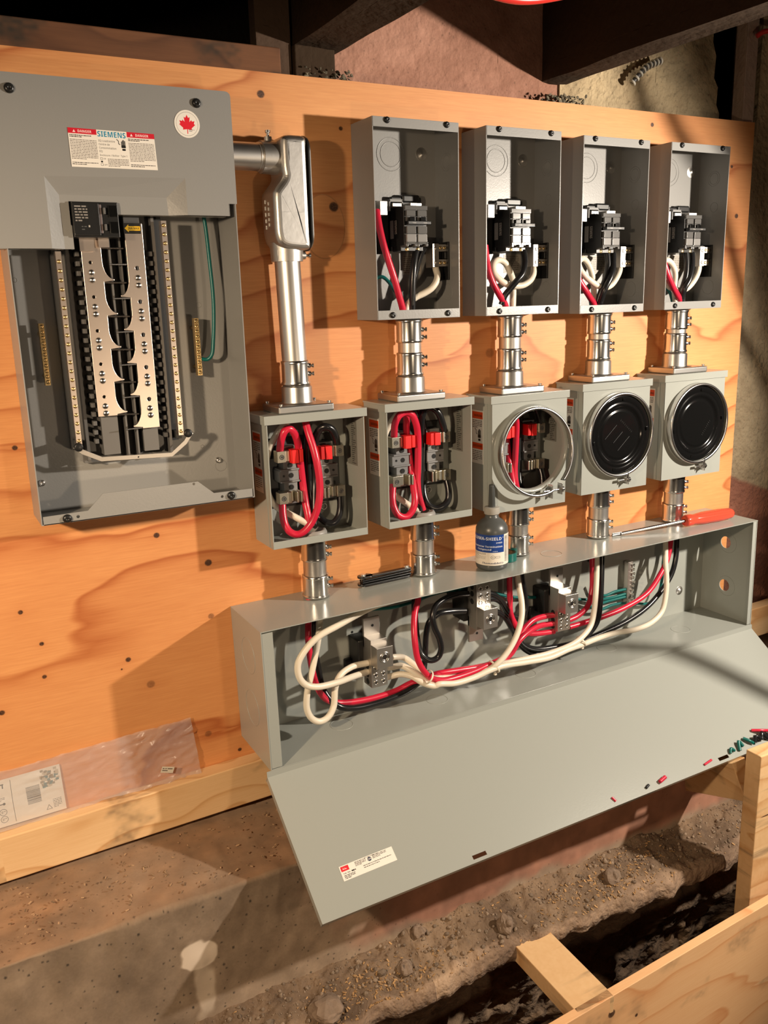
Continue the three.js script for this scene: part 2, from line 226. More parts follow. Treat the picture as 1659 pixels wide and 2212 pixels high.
// loose rubble and shavings on the bench
function scatter(name, label, category, geo, m, n, f) { const im = new THREE.InstancedMesh(geo, m, n); im.name = name; im.userData = { label, category, kind: 'stuff' }; const o = new THREE.Object3D(), c = new THREE.Color(); for (let i = 0; i < n; i++) { f(o, c, i); o.updateMatrix(); im.setMatrixAt(i, o.matrix); im.setColorAt(i, c); } im.castShadow = im.receiveShadow = true; scene.add(im); return im; }
const pebble = new THREE.IcosahedronGeometry(1, 1); { const p = pebble.attributes.position; for (let i = 0; i < p.count; i++) { const k = 0.75 + 0.5 * vn(p.getX(i) * 2 + 5, p.getY(i) * 2 + p.getZ(i) * 3); p.setXYZ(i, p.getX(i) * k, p.getY(i) * k * 0.75, p.getZ(i) * k); } pebble.computeVertexNormals(); }
scatter('rubble', 'small grey stones and clods scattered on the earth bench', 'rubble', pebble, new THREE.MeshStandardMaterial({ roughness: 1 }), 3400, (o, c) => {
  const x = rr(-0.9, 2.2), z = 0.25 + (lip(x) - 0.255) * rnd(), s = 0.0012 + 0.004 * Math.pow(rnd(), 4) + (rnd() < 0.008 ? rr(0.002, 0.006) : 0); o.position.set(x, ground(x, z) + s * 0.3, z); o.rotation.set(rr(0, 6), rr(0, 6), rr(0, 6)); o.scale.setScalar(s); const k = rr(0.6, 1.15); c.setRGB(0.27 * k, 0.195 * k, 0.135 * k); });
const chip = new THREE.BoxGeometry(1, 0.12, 0.4);
scatter('wood_shavings', 'orange wood shavings lying in drifts on the earth bench', 'shavings', chip, new THREE.MeshStandardMaterial({ roughness: 0.8 }), 900, (o, c, i) => {
  const g = i % 10; let x, z; if (g < 4) { x = 0.50 + 0.24 * (rnd() + rnd() - 1); z = 0.32 + 0.06 * (rnd() + rnd() - 1); } else if (g < 7) { x = -0.12 + 0.2 * (rnd() + rnd() - 1); z = 0.33 + 0.05 * (rnd() + rnd() - 1); } else { x = rr(-0.8, 1.4); z = rr(0.25, 0.39); }
  z = Math.min(z, lip(x) - 0.004); const s = rr(0.002, 0.0085); o.position.set(x, ground(x, z) + 0.0012, z); o.rotation.set(rr(-0.5, 0.5), rr(0, 6), rr(-0.5, 0.5)); o.scale.setScalar(s); const k = rr(0.6, 1.1); c.setRGB(0.5 * k, 0.29 * k, 0.125 * k); });
scatter('dust_chips', 'tiny chips and crumbs of wood on the concrete ledge', 'dust', chip, new THREE.MeshStandardMaterial({ roughness: 0.9 }), 260, (o, c) => { const x = rr(-0.85, -0.15), z = rr(0.05, 0.23); const s = rr(0.002, 0.007); o.position.set(x, 0.492, z); o.rotation.set(0, rr(0, 6), rr(-0.3, 0.3)); o.scale.setScalar(s); const k = rr(0.3, 1); c.setRGB(0.5 * k, 0.33 * k, 0.19 * k); });
function stone(label, x, z, r, sy, k) { const g = new THREE.IcosahedronGeometry(1, 4), p = g.attributes.position; for (let i = 0; i < p.count; i++) { const a = p.getX(i), b = p.getY(i), c = p.getZ(i), q = 0.45 + 1.0 * fbm(a * 1.3 + k, b * 1.3 + c * 1.7 + k, 2) + 0.12 * fbm(a * 6, b * 6 + c * 5, 2); p.setXYZ(i, a * q * r, b * q * r * sy, c * q * r); } g.computeVertexNormals(); g.translate(x, ground(x, z) + r * sy * 0.4, z); solo('stone', label, 'stone', g, M.stone, 'loose stones on the bench'); }
M.stone = new THREE.MeshStandardMaterial({ map: mottled(0.3, 0.3, 256, { c0: [0.42, 0.35, 0.29], c1: [0.62, 0.53, 0.45], seed: 61 }), roughness: 0.95 }); M.stone.map.repeat.set(3, 3);
{ const q = [[[-0.2197, 0.237, 0.33], 0.031, 0.5, 'large flat stone at the left end of the shavings'], [[0.199, 0.2462, 0.33], 0.016, 1.3, 'upright pale pebble on the bench near the cut end of the strut'], [[-0.0391, 0.236, 0.32], 0.015, 0.8, 'round clod above the left drift of shavings'], [[0.0231, 0.2492, 0.27], 0.015, 0.6, 'pale lump of mortar below the cover edge'], [[0.5043, 0.2717, 0.32], 0.016, 1.0, 'round brown clod beside the right drift of shavings']]; q.forEach((a, i) => stone(a[3], a[0][0], a[0][2], a[1], a[2], i * 7.3)); }

// ---------------------------------------------------------------- timber
const knotPx = [[[-0.1131, 1.877, 0], .007], [[0.0243, 1.687, 0], .0095], [[-0.3725, 1.091, 0], .0055], [[-0.2775, 1.021, 0], .007], [[-0.2804, 0.911, 0], .006, .45], [[-0.6241, 0.988, 0], .0042], [[-0.596, 0.922, 0], .004], [[-0.5984, 0.8584, 0], .004], [[-0.4098, 0.7972, 0], .008, .35], [[-0.4476, 0.8571, 0], .005], [[-0.3055, 0.6624, 0], .007, .35], [[-0.2421, 0.6087, 0], .004], [[-0.6767, 0.8073, 0], .005], [[1.123, 1.808, 0], .004], [[1.151, 1.692, 0], .006], [[0.8495, 1.887, 0], .005], [[0.3916, 1.39, 0], .011, .3], [[-0.5983, 1.281, 0], .0045], [[0.0455, 1.829, 0], .004], [[-0.4613, 0.8404, 0], .0018], [[0.8103, 1.284, 0], .006, .5]];
const plyTex = place(wood(2.0, 1.36, 2048, { c0: [0.925, 0.67, 0.43], c1: [0.70, 0.395, 0.20], seed: 4.7, scale: 0.55, knots: knotPx.map(([p, r, d]) => [p[0] + 0.8, p[1] - 0.56, r, d]), patches: [[[0.0018, 1.65, 0], .045, .06]].map(([p, a, b]) => [p[0] + 0.8, p[1] - 0.56, a, b]) }), -0.8, 0.56, 2.0, 1.36);
M.ply = new THREE.MeshPhysicalMaterial({ map: plyTex, roughness: 0.55 });
solo('plywood_panel', 'large orange plywood backing board carrying all the electrical boxes', 'plywood', [B(-1.4, 1.196, 0.56, 1.9143, -0.019, 0)], M.ply);
const pine = wood(1.2, 0.3, 1024, { c0: [0.94, 0.80, 0.61], c1: [0.80, 0.60, 0.39], seed: 9.2, scale: 1.1, stain: 0.25, knots: [[0.3, 0.1, 0.006], [0.8, 0.2, 0.004]] }); pine.repeat.set(1 / 1.2, 1 / 0.3);
const pineOld = wood(1.2, 0.3, 1024, { c0: [0.50, 0.33, 0.21], c1: [0.33, 0.20, 0.12], seed: 2.2, scale: 1.1, stain: 0.7 }); pineOld.repeat.set(1 / 1.2, 1 / 0.3);
const form = wood(1.0, 0.5, 1536, { c0: [0.95, 0.78, 0.58], c1: [0.84, 0.58, 0.37], seed: 14.1, scale: 0.95, stain: 0.16, knots: [[0.28, 0.16, 0.009], [0.12, 0.13, 0.004], [0.33, 0.34, 0.007], [0.46, 0.35, 0.005], [0.35, 0.12, 0.004]] }); form.repeat.set(1, 2);
M.pine = new THREE.MeshStandardMaterial({ map: pine, roughness: 0.7 }); M.pineOld = new THREE.MeshStandardMaterial({ map: pineOld, roughness: 0.8 }); M.form = new THREE.MeshStandardMaterial({ map: form, roughness: 0.65 });
M.pineUp = new THREE.MeshStandardMaterial({ map: pine.clone(), roughness: 0.75 }); M.pineUp.map.rotation = Math.PI / 2; M.pineUp.map.repeat.set(1 / 0.3, 1 / 1.2);
solo('top_plate', 'stained wooden plank behind the top left edge of the plywood', 'plank', RB(-1.4, -0.062, 1.8, 1.9635, -0.058, -0.0195, 0.003), M.pineOld);
{ const o = thing('bottom_plate', 'muddy pine two by four running along the foot of the plywood', 'lumber', [-0.71, 0.4945, 0], null, true); part(o, 'plank', RB(-0.7, 2.1, 0, 0.089, 0.0005, 0.0385, 0.003), M.pine); o.rotation.z = 0.021; }
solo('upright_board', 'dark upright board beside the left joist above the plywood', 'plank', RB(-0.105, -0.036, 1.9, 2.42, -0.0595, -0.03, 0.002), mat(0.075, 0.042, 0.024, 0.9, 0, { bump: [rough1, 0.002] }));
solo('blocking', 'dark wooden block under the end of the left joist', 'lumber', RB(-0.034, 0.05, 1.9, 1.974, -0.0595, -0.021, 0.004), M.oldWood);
solo('wall_stud', 'pale whitewashed stud standing at the top right corner of the board', 'lumber', RB(1.172, 1.214, 1.9, 2.42, -0.054, -0.0195, 0.003), mat(0.6, 0.45, 0.36, 0.85, 0, { bump: [rough1, 0.003] }));
solo('form_board', 'stained plywood form board standing in the lower right corner', 'plywood', (() => { const g = RB(-0.3, 1.9, -0.4, 0.2, 0.548, 0.567, 0.0015); g.translate(-0.159, 0, -0.5656); g.rotateY(0.052); g.translate(0.159, 0, 0.5656); return g; })(), M.form);
solo('strut', 'short pine two by four bridging the trench to the form board', 'lumber', (() => { const g = RB(-0.0445, 0.0445, -0.038, 0, -0.11, 0.095, 0.002); g.rotateY(-0.03); g.translate(0.243, 0.2, 0.465); return g; })(), M.pineUp);
solo('stake', 'upright pine stake behind the form board under the cover corner', 'lumber', [RB(0.762, 0.851, -0.35, 0.528, 0.445, 0.484, 0.003)], M.pineUp);
solo('brace', 'slanting pine brace running from the stake toward the wall', 'lumber', (() => { const g = RB(-0.02, 0.02, -0.3, 0, -0.045, 0.045, 0.002); g.rotateX(1.2); g.rotateZ(0.15); g.translate(0.80, 0.43, 0.42); return g; })(), M.pine);
// rubble where the joists meet the wall
scatter('mortar_crumbs', 'grey green mortar crumbs packed where the joists meet the wall', 'mortar', pebble, new THREE.MeshStandardMaterial({ roughness: 1 }), 200, (o, c, i) => { const k = i % 2; o.position.set(k ? rr(0.555, 0.66) : rr(-0.03, 0.08), k ? rr(1.916, 1.935) : rr(1.914, 1.935), rr(-0.045, -0.012)); o.scale.set(rr(0.001, 0.006), rr(0.001, 0.003), rr(0.001, 0.005)); o.rotation.set(rr(0, 6), rr(0, 6), 0); const q = rr(0.5, 1.1); c.setRGB(0.17 * q, 0.145 * q, 0.1 * q); });
{ const pts = [[0.8119, 1.98, -0.03], [0.8234, 1.994, -0.025], [0.8468, 2.014, -0.025], [0.8945, 2.033, -0.03]]; const o = thing('flexible_cable', 'white ribbed cable end tucked under the right joist', 'cable', pts[0]); const c = new THREE.CatmullRomCurve3(pts.map(V)); part(o, 'core', T(pts, 0.0055), M.dark); const rib = []; for (let i = 0; i <= 8; i++) { const p = c.getPointAt(i / 8), g = new THREE.TorusGeometry(0.0065, 0.0028, 6, 14); g.applyQuaternion(new THREE.Quaternion().setFromUnitVectors(new THREE.Vector3(0, 0, 1), c.getTangentAt(i / 8))); rib.push(g.translate(p.x, p.y, p.z)); } part(o, 'jacket', rib, mat(0.5, 0.47, 0.4, 0.6)); }
solo('extension_cord', 'red cord sagging between the two joists at the top edge', 'cord', T([[0.02, 2.06, 0.3], [0.1, 2.01, 0.3], [0.22, 1.988, 0.3], [0.34, 2.01, 0.3], [0.46, 2.05, 0.31], [0.6, 2.06, 0.32]], 0.0075), M.cord);
solo('extension_cord', 'red cord looping past the whitewashed stud', 'cord', T([[1.181, 2.108, 0], [1.194, 2.117, 0.01], [1.231, 2.117, 0.02], [1.302, 2.098, 0.02]], 0.006), M.cord);
solo('extension_cord', 'unseen red cord loop right of the board, shaped to cast soft bands', 'cord', T([[0.84, 2.02, -0.05], [0.95, 1.88, 0.06], [1.08, 1.74, 0], [1.2, 1.5, 0], [1.45, 1.2, 0], [1.6, 0.9, 0.1], [1.45, 0.5, 0.35], [1.15, 0.44, 0.44], [1.0, 0.545, 0.31], [0.86, 0.63, 0.19], [0.73, 0.69, 0.11], [0.62, 0.75, 0.05]].map((a) => V(a).lerp(V(LAMPS[0].p), 0.5).toArray()), 0.0115), M.cord);  // out of view; path and thickness set by the shadow bands it casts
// work lamps: reflector, guard, bulb, handle and the light inside
for (const q of LAMPS) {
  const o = thing('work_lamp', q.label, 'lamp', q.p, null, true); const d = V(q.t).sub(V(q.p)).normalize(); const qt = new THREE.Quaternion().setFromUnitVectors(new THREE.Vector3(0, 1, 0), d);
  const f = (g) => g.applyQuaternion(qt);
  part(o, 'reflector', f(new THREE.LatheGeometry([[0.02, -0.1], [0.035, -0.09], [0.05, -0.05], [0.08, 0.0], [0.11, 0.045], [0.114, 0.048], [0.112, 0.05], [0.077, 0.002], [0.046, -0.048], [0.03, -0.086]].map((a) => new THREE.Vector2(...a)), 40)), mat(0.6, 0.6, 0.6, 0.35, 0.9, { side: THREE.DoubleSide }));
  part(o, 'handle', f(C([0, -0.22, 0], [0, -0.09, 0], 0.02, 0.022)), M.black);
  const bulb = mat(1, 1, 1, 0.4); bulb.emissive.copy(q.c); bulb.emissiveIntensity = 6; part(o, 'bulb', new THREE.SphereGeometry(q.r * 1.05, 24, 16), bulb);
  part(o, 'cord', T([d.clone().multiplyScalar(-0.21).toArray(), [-d.x * 0.3, -d.y * 0.3 + 0.05, -d.z * 0.3], [-d.x * 0.32, 2.4 - q.p[1], -d.z * 0.32]], 0.005), M.black);
  const s = new THREE.SpotLight(q.c, q.I, 0, q.a, q.pen, 2); s.position.set(...q.p); s.target.position.set(...q.t); s.castShadow = true; s.shadow.radius = q.r / 0.02; s.shadow.mapSize.set(2048, 2048); scene.add(s, s.target);
}

// ---------------------------------------------------------------- printed labels
const stickerMat = (t, r = 0.45) => new THREE.MeshPhysicalMaterial({ map: t, roughness: r });
function sticker(parent, name, tex, a, b, c, d, label) { return part(parent, name, quad(a, b, c, d), stickerMat(tex), { uv: true, label }); }
const lines = (x, x0, y0, w, n, dy, h, col, s = 3) => { x.fillStyle = col; for (let i = 0; i < n; i++) { let u = x0; const end = x0 + w * (i === n - 1 ? 0.55 : 1); while (u < end) { const l = 6 + 30 * hash(i * 7 + s, Math.round(u)); x.fillRect(u, y0 + i * dy, Math.min(l, end - u), h); u += l + 5; } } };
const hand = (x, cx, cy, s) => { x.save(); x.translate(cx, cy); x.scale(s, s); x.fillStyle = '#111'; x.strokeStyle = '#111'; for (const [u, h] of [[-15, 26], [-7, 34], [1, 36], [9, 30]]) { x.beginPath(); x.roundRect(u, -h, 6.5, h + 12, 3); x.fill(); } x.beginPath(); x.roundRect(-16, 0, 33, 20, 5); x.fill(); x.beginPath(); x.roundRect(-12, 25, 26, 14, 5); x.fill(); x.lineWidth = 5; x.beginPath(); x.moveTo(-48, -38); x.lineTo(-34, -26); x.lineTo(-34, -8); x.lineTo(-24, -2); x.stroke(); x.restore(); };
const tri = (x, cx, cy, s) => { x.beginPath(); x.moveTo(cx, cy - s); x.lineTo(cx + s, cy + s * 0.8); x.lineTo(cx - s, cy + s * 0.8); x.fill(); };
const dangerTex = canvasTex(1024, 420, (x, w, h) => {
  x.fillStyle = '#efe9df'; x.fillRect(0, 0, w, h); x.fillStyle = '#d0142b'; x.fillRect(0, 0, 330, 58); x.fillRect(688, 0, 336, 58);
  x.fillStyle = '#f6dcd8'; x.font = 'bold 40px sans-serif'; x.fillText('DANGER', 110, 44); x.fillText('DANGER', 790, 44); tri(x, 70, 32, 17); tri(x, 745, 32, 17);
  x.fillStyle = '#0f83a8'; x.font = 'bold 80px sans-serif'; x.fillText('SIEMENS', 336, 72, 346);
  x.fillStyle = '#2a2622'; x.font = '30px sans-serif'; ['EQ Loadcentre', 'Centre de', 'Consommation', 'EQ'].forEach((s, i) => x.fillText(s, 342, 128 + i * 38)); x.font = '28px sans-serif'; x.fillText('Enclosure / Boîtier  Type 1', 342, 284, 330);
  hand(x, 636, 150, 1.6);
  lines(x, 14, 72, 250, 2, 16, 9, '#3a3430', 5); lines(x, 12, 120, 310, 13, 17, 7, '#6a625a'); lines(x, 12, 366, 300, 2, 18, 8, '#3a3430', 9);
  lines(x, 700, 72, 250, 2, 16, 9, '#3a3430', 6); lines(x, 700, 118, 310, 13, 17, 7, '#6a625a', 4); lines(x, 700, 366, 300, 2, 18, 8, '#3a3430', 2); lines(x, 430, 312, 250, 6, 16, 7, '#6a625a', 8);
  x.strokeStyle = '#333'; x.lineWidth = 3; x.strokeRect(344, 304, 26, 20); x.strokeRect(344, 372, 26, 20); x.fillStyle = '#111'; x.fillRect(347, 338, 22, 20); x.font = '22px sans-serif'; x.fillText('OR', 380, 322); x.fillText('OPT', 380, 392);
});
const mapleTex = canvasTex(256, 256, (x) => {
  x.fillStyle = '#efe9df'; x.fillRect(0, 0, 256, 256); x.strokeStyle = '#5a544e'; x.lineWidth = 5; x.setLineDash([4, 5]); x.beginPath(); x.arc(128, 128, 108, 0, 7); x.stroke();
  x.fillStyle = '#e0142a'; x.beginPath(); const half = [[0, -88], [14, -60], [30, -68], [24, -22], [44, -42], [50, -28], [76, -34], [68, -8], [80, 2], [42, 34], [46, 50], [4, 44]]; half.forEach((p, i) => (i ? x.lineTo(128 + p[0], 132 + p[1]) : x.moveTo(128, 132 + p[1]))); x.lineTo(132, 218); x.lineTo(124, 218); [...half].reverse().forEach((p) => x.lineTo(128 - p[0], 132 + p[1])); x.fill();
  lines(x, 142, 178, 60, 2, 12, 5, '#777');
});
const warnTex = canvasTex(160, 420, (x, w, h) => { x.fillStyle = '#ded8cf'; x.fillRect(0, 0, w, h); x.fillStyle = '#d8471a'; x.fillRect(8, 12, 144, 54); x.fillRect(8, 256, 144, 48); x.fillStyle = '#3a1608'; x.font = 'bold 25px sans-serif'; x.fillText('WARNING', 32, 50, 112); x.fillText('AVERTISSEMENT', 18, 288, 126); lines(x, 12, 78, 130, 5, 13, 6, '#55504a'); lines(x, 12, 318, 130, 6, 14, 6, '#55504a', 6); hand(x, 104, 190, 1.25); });
const sideTex = canvasTex(128, 256, (x, w, h) => { x.fillStyle = '#0c0c0c'; x.fillRect(0, 0, w, h); x.fillStyle = '#8f8a84'; x.fillRect(10, 6, 50, 244); lines(x, 16, 20, 36, 14, 16, 4, '#5c5853'); x.save(); x.translate(76, 10); x.rotate(Math.PI / 2); x.fillStyle = '#a8a198'; x.font = 'bold 44px sans-serif'; x.fillText('SIEMENS', 0, 0, 230); x.restore(); });
const backTex = canvasTex(160, 140, (x, w, h) => { x.fillStyle = '#a39b90'; x.fillRect(0, 0, w, h); lines(x, 10, 12, 136, 9, 14, 5, '#5d564e'); });
const ratingTex = canvasTex(200, 420, (x, w, h) => { x.fillStyle = '#77766e'; x.fillRect(0, 0, w, h); for (let i = 0; i < 23; i++) { const k = 50 + 120 * hash(i, 3); lines(x, 100 - k / 2, 14 + i * 17.5, k, 1, 10, i < 1 ? 12 : 7, '#34332f', i); } });
const arrowTex = canvasTex(160, 96, (x, w, h) => { x.fillStyle = '#15120c'; x.fillRect(0, 0, w, h); x.fillStyle = '#e3b21c'; x.beginPath(); x.moveTo(8, 48); x.lineTo(46, 12); x.lineTo(46, 28); x.lineTo(156, 28); x.lineTo(156, 68); x.lineTo(46, 68); x.lineTo(46, 84); x.fill(); x.fillStyle = '#2b2008'; x.font = 'bold 28px sans-serif'; x.fillText('26A MAX', 40, 58, 108); });
const catTex = canvasTex(640, 170, (x, w, h) => { x.fillStyle = '#ebe4da'; x.fillRect(0, 0, w, h); x.fillStyle = '#d8202c'; x.fillRect(12, 10, 92, 56); x.fillStyle = '#f3c8c2'; x.fillRect(30, 40, 50, 7); x.fillRect(38, 26, 6, 18); x.fillRect(58, 30, 6, 14); lines(x, 180, 12, 130, 4, 14, 7, '#4a4540'); x.fillStyle = '#1d2440'; x.beginPath(); x.arc(352, 40, 24, 0, 7); x.fill(); x.fillStyle = '#ebe4da'; x.font = 'bold 26px sans-serif'; x.fillText('CSA', 330, 49, 44); lines(x, 390, 12, 170, 3, 15, 7, '#4a4540'); x.fillStyle = '#222'; x.font = 'bold 22px sans-serif'; x.fillText('Cat. No.', 24, 98); lines(x, 120, 82, 90, 1, 12, 16, '#3a3530'); lines(x, 24, 112, 130, 3, 16, 8, '#4a4540'); lines(x, 260, 84, 340, 2, 22, 8, '#5a554f', 7); lines(x, 300, 8, 300, 1, 9, 5, '#5a554f', 2); });
const bottleTex = canvasTex(768, 460, (x, w, h) => {
  x.fillStyle = '#e6ddcf'; x.fillRect(0, 0, w, h); x.fillStyle = '#1d3f86'; x.fillRect(0, 0, 470, 264); x.fillStyle = '#d9dbe0'; x.font = 'bold 62px sans-serif'; x.fillText('ALUMA-SHIELD', 14, 78, 420); x.font = '17px sans-serif'; x.fillText('TM', 440, 48); x.font = 'bold 30px sans-serif'; x.fillText('21059', 360, 128, 96); x.font = 'bold 37px sans-serif'; x.fillText('Conductor Termination', 30, 188, 425); x.fillText('Compound', 110, 232, 210); lines(x, 320, 240, 110, 1, 10, 10, '#a9b4cf'); lines(x, 14, 276, 220, 3, 15, 7, '#6a625c'); lines(x, 14, 322, 220, 5, 13, 4, '#8a827a'); x.strokeStyle = '#5b564f'; x.lineWidth = 4; x.beginPath(); x.arc(322, 336, 24, 0, 7); x.stroke(); x.font = 'bold 22px sans-serif'; x.fillStyle = '#5b564f'; x.fillText('UL', 308, 344); x.strokeRect(354, 322, 56, 24);
  x.fillStyle = '#26314f'; x.font = 'bold italic 40px sans-serif'; x.fillText('Thomas&Betts', 180, 440, 280); for (let i = 0; i < 26; i++) { x.fillStyle = '#39342f'; x.fillRect(484, 30 + i * 15, 46, 4 + 7 * hash(i, 2)); } lines(x, 545, 20, 200, 26, 16, 7, '#6a625c'); });

// ---------------------------------------------------------------- breaker panel (load centre)
{
  const P = thing('load_centre', 'large open grey breaker panel at the left with half its cover removed', 'breaker panel', [-0.395, 1.161, 0]);
  const x0 = -0.5816, x1 = -0.2085, y0 = 1.161, y1 = 1.846, d = 0.098, t = 0.0016;
  part(P, 'enclosure', [B(x0, x1, y0, y1, 0.0005, 0.002), B(x0, x0 + t, y0, y1, 0.002, d), B(x1 - t, x1, y0, y1, 0.002, d), B(x0 + t, x1 - t, y1 - t, y1, 0.002, d), B(x0 + t, x1 - t, y0, y0 + t, 0.002, d)], M.grey);
  const bf = part(P, 'bottom_flange', EX(poly([[-0.578, 1.1612], [-0.578, 1.1757], [-0.5058, 1.1768], [-0.4787, 1.203], [-0.3133, 1.2035], [-0.2853, 1.1787], [-0.2125, 1.1779], [-0.2125, 1.1612]], [[-0.5227, 1.169, 0.0028], [-0.2705, 1.1702, 0.0026], [-0.321, 1.2, 0.0024]]), d - 0.0015, d), M.grey);
  for (const [x, y] of [[-0.5404, 1.1681], [-0.2536, 1.1702]]) part(bf, 'screw', screw([x, y, d], [0, 0, 1], 0.0075, 0.005), M.blackMetal);
  // stamped cover, recessed around the breaker slot
  const zc = 0.1, zi = 0.086, cov = EX(poly([[-0.612, 1.853], [-0.216, 1.853], [-0.2115, 1.852], [-0.208, 1.849], [-0.2071, 1.845], [-0.2071, 1.6757], [-0.2207, 1.6757], [-0.2207, 1.656], [-0.2943, 1.656], [-0.2943, 1.7142], [-0.5159, 1.7091], [-0.5158, 1.6018], [-0.5917, 1.6018], [-0.5917, 1.6757], [-0.612, 1.6757]]), zc - 0.0015, zc);
  const q = (a, b, c, e) => quad(a, b, c, e);
  const cv = part(P, 'cover', [cov, EX(poly([[-0.4949, 1.6841], [-0.4943, 1.6018], [-0.48, 1.6018], [-0.48, 1.6745], [-0.406, 1.6745], [-0.406, 1.656], [-0.3232, 1.656], [-0.3243, 1.6841]]), zi - 0.0015, zi),
    q([-0.5159, 1.7091, zc], [-0.5158, 1.6018, zc], [-0.4943, 1.6018, zi], [-0.4949, 1.6841, zi]), q([-0.2943, 1.7142, zc], [-0.5159, 1.7091, zc], [-0.4949, 1.6841, zi], [-0.3243, 1.6841, zi]), q([-0.2943, 1.656, zc], [-0.2943, 1.7142, zc], [-0.3243, 1.6841, zi], [-0.3232, 1.656, zi]),
    B(-0.406, -0.2207, 1.656, 1.6572, 0.066, zi - 0.001), B(-0.5917, -0.4945, 1.6018, 1.603, 0.066, zi - 0.001), B(-0.2222, -0.2207, 1.656, 1.6757, 0.066, zc), B(-0.4815, -0.48, 1.6018, 1.6745, 0.066, zi)], M.grey);
  for (const [x, y] of [[-0.5515, 1.8308], [-0.266, 1.831]]) part(cv, 'screw', screw([x, y, zc], [0, 0, 1], 0.0075, 0.005), M.blackMetal);
  sticker(cv, 'danger_label', dangerTex, [-0.4732, 1.7243, zc + 0.0006], [-0.3387, 1.7245, zc + 0.0006], [-0.3405, 1.7792, zc + 0.0006], [-0.4739, 1.7813, zc + 0.0006], 'white label with red danger bars and blue heading');
  { const g = new THREE.CircleGeometry(0.0213, 40).translate(-0.2842, 1.7981, zc + 0.0006); part(cv, 'maple_leaf_sticker', g, stickerMat(mapleTex), { uv: true, label: 'round white sticker with a red maple leaf' }); }
  // interior
  const tray = [B(-0.49, -0.335, 1.245, 1.70, 0.006, 0.02), B(-0.487, -0.482, 1.25, 1.70, 0.02, 0.042), B(-0.343, -0.338, 1.25, 1.70, 0.02, 0.042), B(-0.4195, -0.4165, 1.25, 1.70, 0.02, 0.05), B(-0.402, -0.399, 1.25, 1.70, 0.02, 0.05), B(-0.46, -0.432, 1.26, 1.7, 0.02, 0.048), B(-0.39, -0.364, 1.26, 1.7, 0.02, 0.048)];
  const tr = part(P, 'bus_tray', tray, M.tray);
  const clipL = RB(-0.473, -0.4665, -0.004, 0.004, 0.02, 0.047, 0.0008), clipR = RB(-0.3525, -0.346, -0.004, 0.004, 0.02, 0.047, 0.0008);
  for (let i = 0; i < 21; i++) { part(tr, 'clip', clipL.clone().translate(0, 1.285 + i * 0.0156, 0), M.trayPale); part(tr, 'clip', clipR.clone().translate(0, 1.285 + i * 0.0156, 0), M.trayPale); }
  const Pp = 0.0552, busShape = (xo, xi, xt, ys, n, end) => { const p = [[xo, ys[0]], [xi, ys[0]]]; for (let k = 0; k < n; k++) { const yt = ys[1] - k * Pp; p.push([xi, yt + 0.028]); for (let j = 1; j <= 6; j++) { const a = j / 6; p.push([xi + (xt - xi) * (1 - Math.cos(a * Math.PI / 2)), yt + 0.028 * (1 - Math.sin(a * Math.PI / 2)) + 0.002]); } p.push([xt, yt]); p.push([xi, yt - 0.002]); } p.push([xi, end], [xo, end]); return p; };
  const yL = 1.5535, yR = 1.527; const holesL = [], holesR = [];
  for (let k = 0; k < 5; k++) { holesL.push([-0.4525, yL + 0.029 - k * Pp, 0.0034]); holesR.push([-0.377, yR + 0.046 - k * Pp, 0.0034]); }
  const bl = part(P, 'bus_bar', EX(poly(busShape(-0.4655, -0.4335, -0.4165, [1.64, yL], 5, 1.3285), holesL), 0.056, 0.0595, 0.0004), M.bus), br = part(P, 'bus_bar', EX(poly(busShape(-0.3628, -0.3925, -0.408, [1.645, yR], 5, 1.302), holesR), 0.056, 0.0595, 0.0004), M.bus);
  const riv = L([[0.0001, 0.0032], [0.003, 0.0026], [0.0048, 0.0008], [0.0052, 0]], [0, 0, 0.0595], [0, 0, 1], 14);
  for (let k = 0; k < 5; k++) for (const [x, o, b, Y] of [[-0.4525, 0.013, bl, yL], [-0.4525, 0.001, bl, yL], [-0.377, 0.03, br, yR], [-0.377, 0.018, br, yR]]) part(b, 'rivet', riv.clone().translate(x, Y + o - k * Pp, 0), M.steel);
  for (let k = 0; k < 6; k++) { part(bl, 'stab', [C([-0.4335, yL - 0.003 - k * Pp + Pp, 0.058], [-0.398, yL - 0.004 - k * Pp + Pp, 0.064], 0.0016, 0.0013, 8)], M.steel); part(br, 'stab', [C([-0.394, yR - 0.003 - k * Pp + Pp, 0.058], [-0.423, yR - 0.003 - k * Pp + Pp, 0.064], 0.0016, 0.0013, 8)], M.steel); }
  sticker(br, 'arrow_label', arrowTex, [-0.3935, 1.6285, 0.0602], [-0.3655, 1.6285, 0.0602], [-0.3655, 1.6455, 0.0602], [-0.3935, 1.6455, 0.0602], 'black label with a yellow arrow');
  const sg = screw([0, 0, 0.062], [0, 0, 1], 0.0034, 0.002), sgs = screw([0, 0, 0.031], [0, 0, 1], 0.0035, 0.002);
  for (const [x, ya] of [[-0.502, 1.60], [-0.3262, 1.65]]) { const n = part(P, 'neutral_bar', [B(x - 0.0045, x + 0.0045, 1.284, ya, 0.047, 0.062)], M.bus); for (let y = 1.291; y < ya - 0.004; y += 0.01465) part(n, 'terminal_screw', sg.clone().translate(x, y, 0), M.brass); part(P, 'bar_support', [B(x - 0.006, x + 0.006, 1.27, 1.7, 0.004, 0.02), RB(x - 0.005, x + 0.005, 1.276, 1.29, 0.02, 0.047, 0.001)], M.dark); }
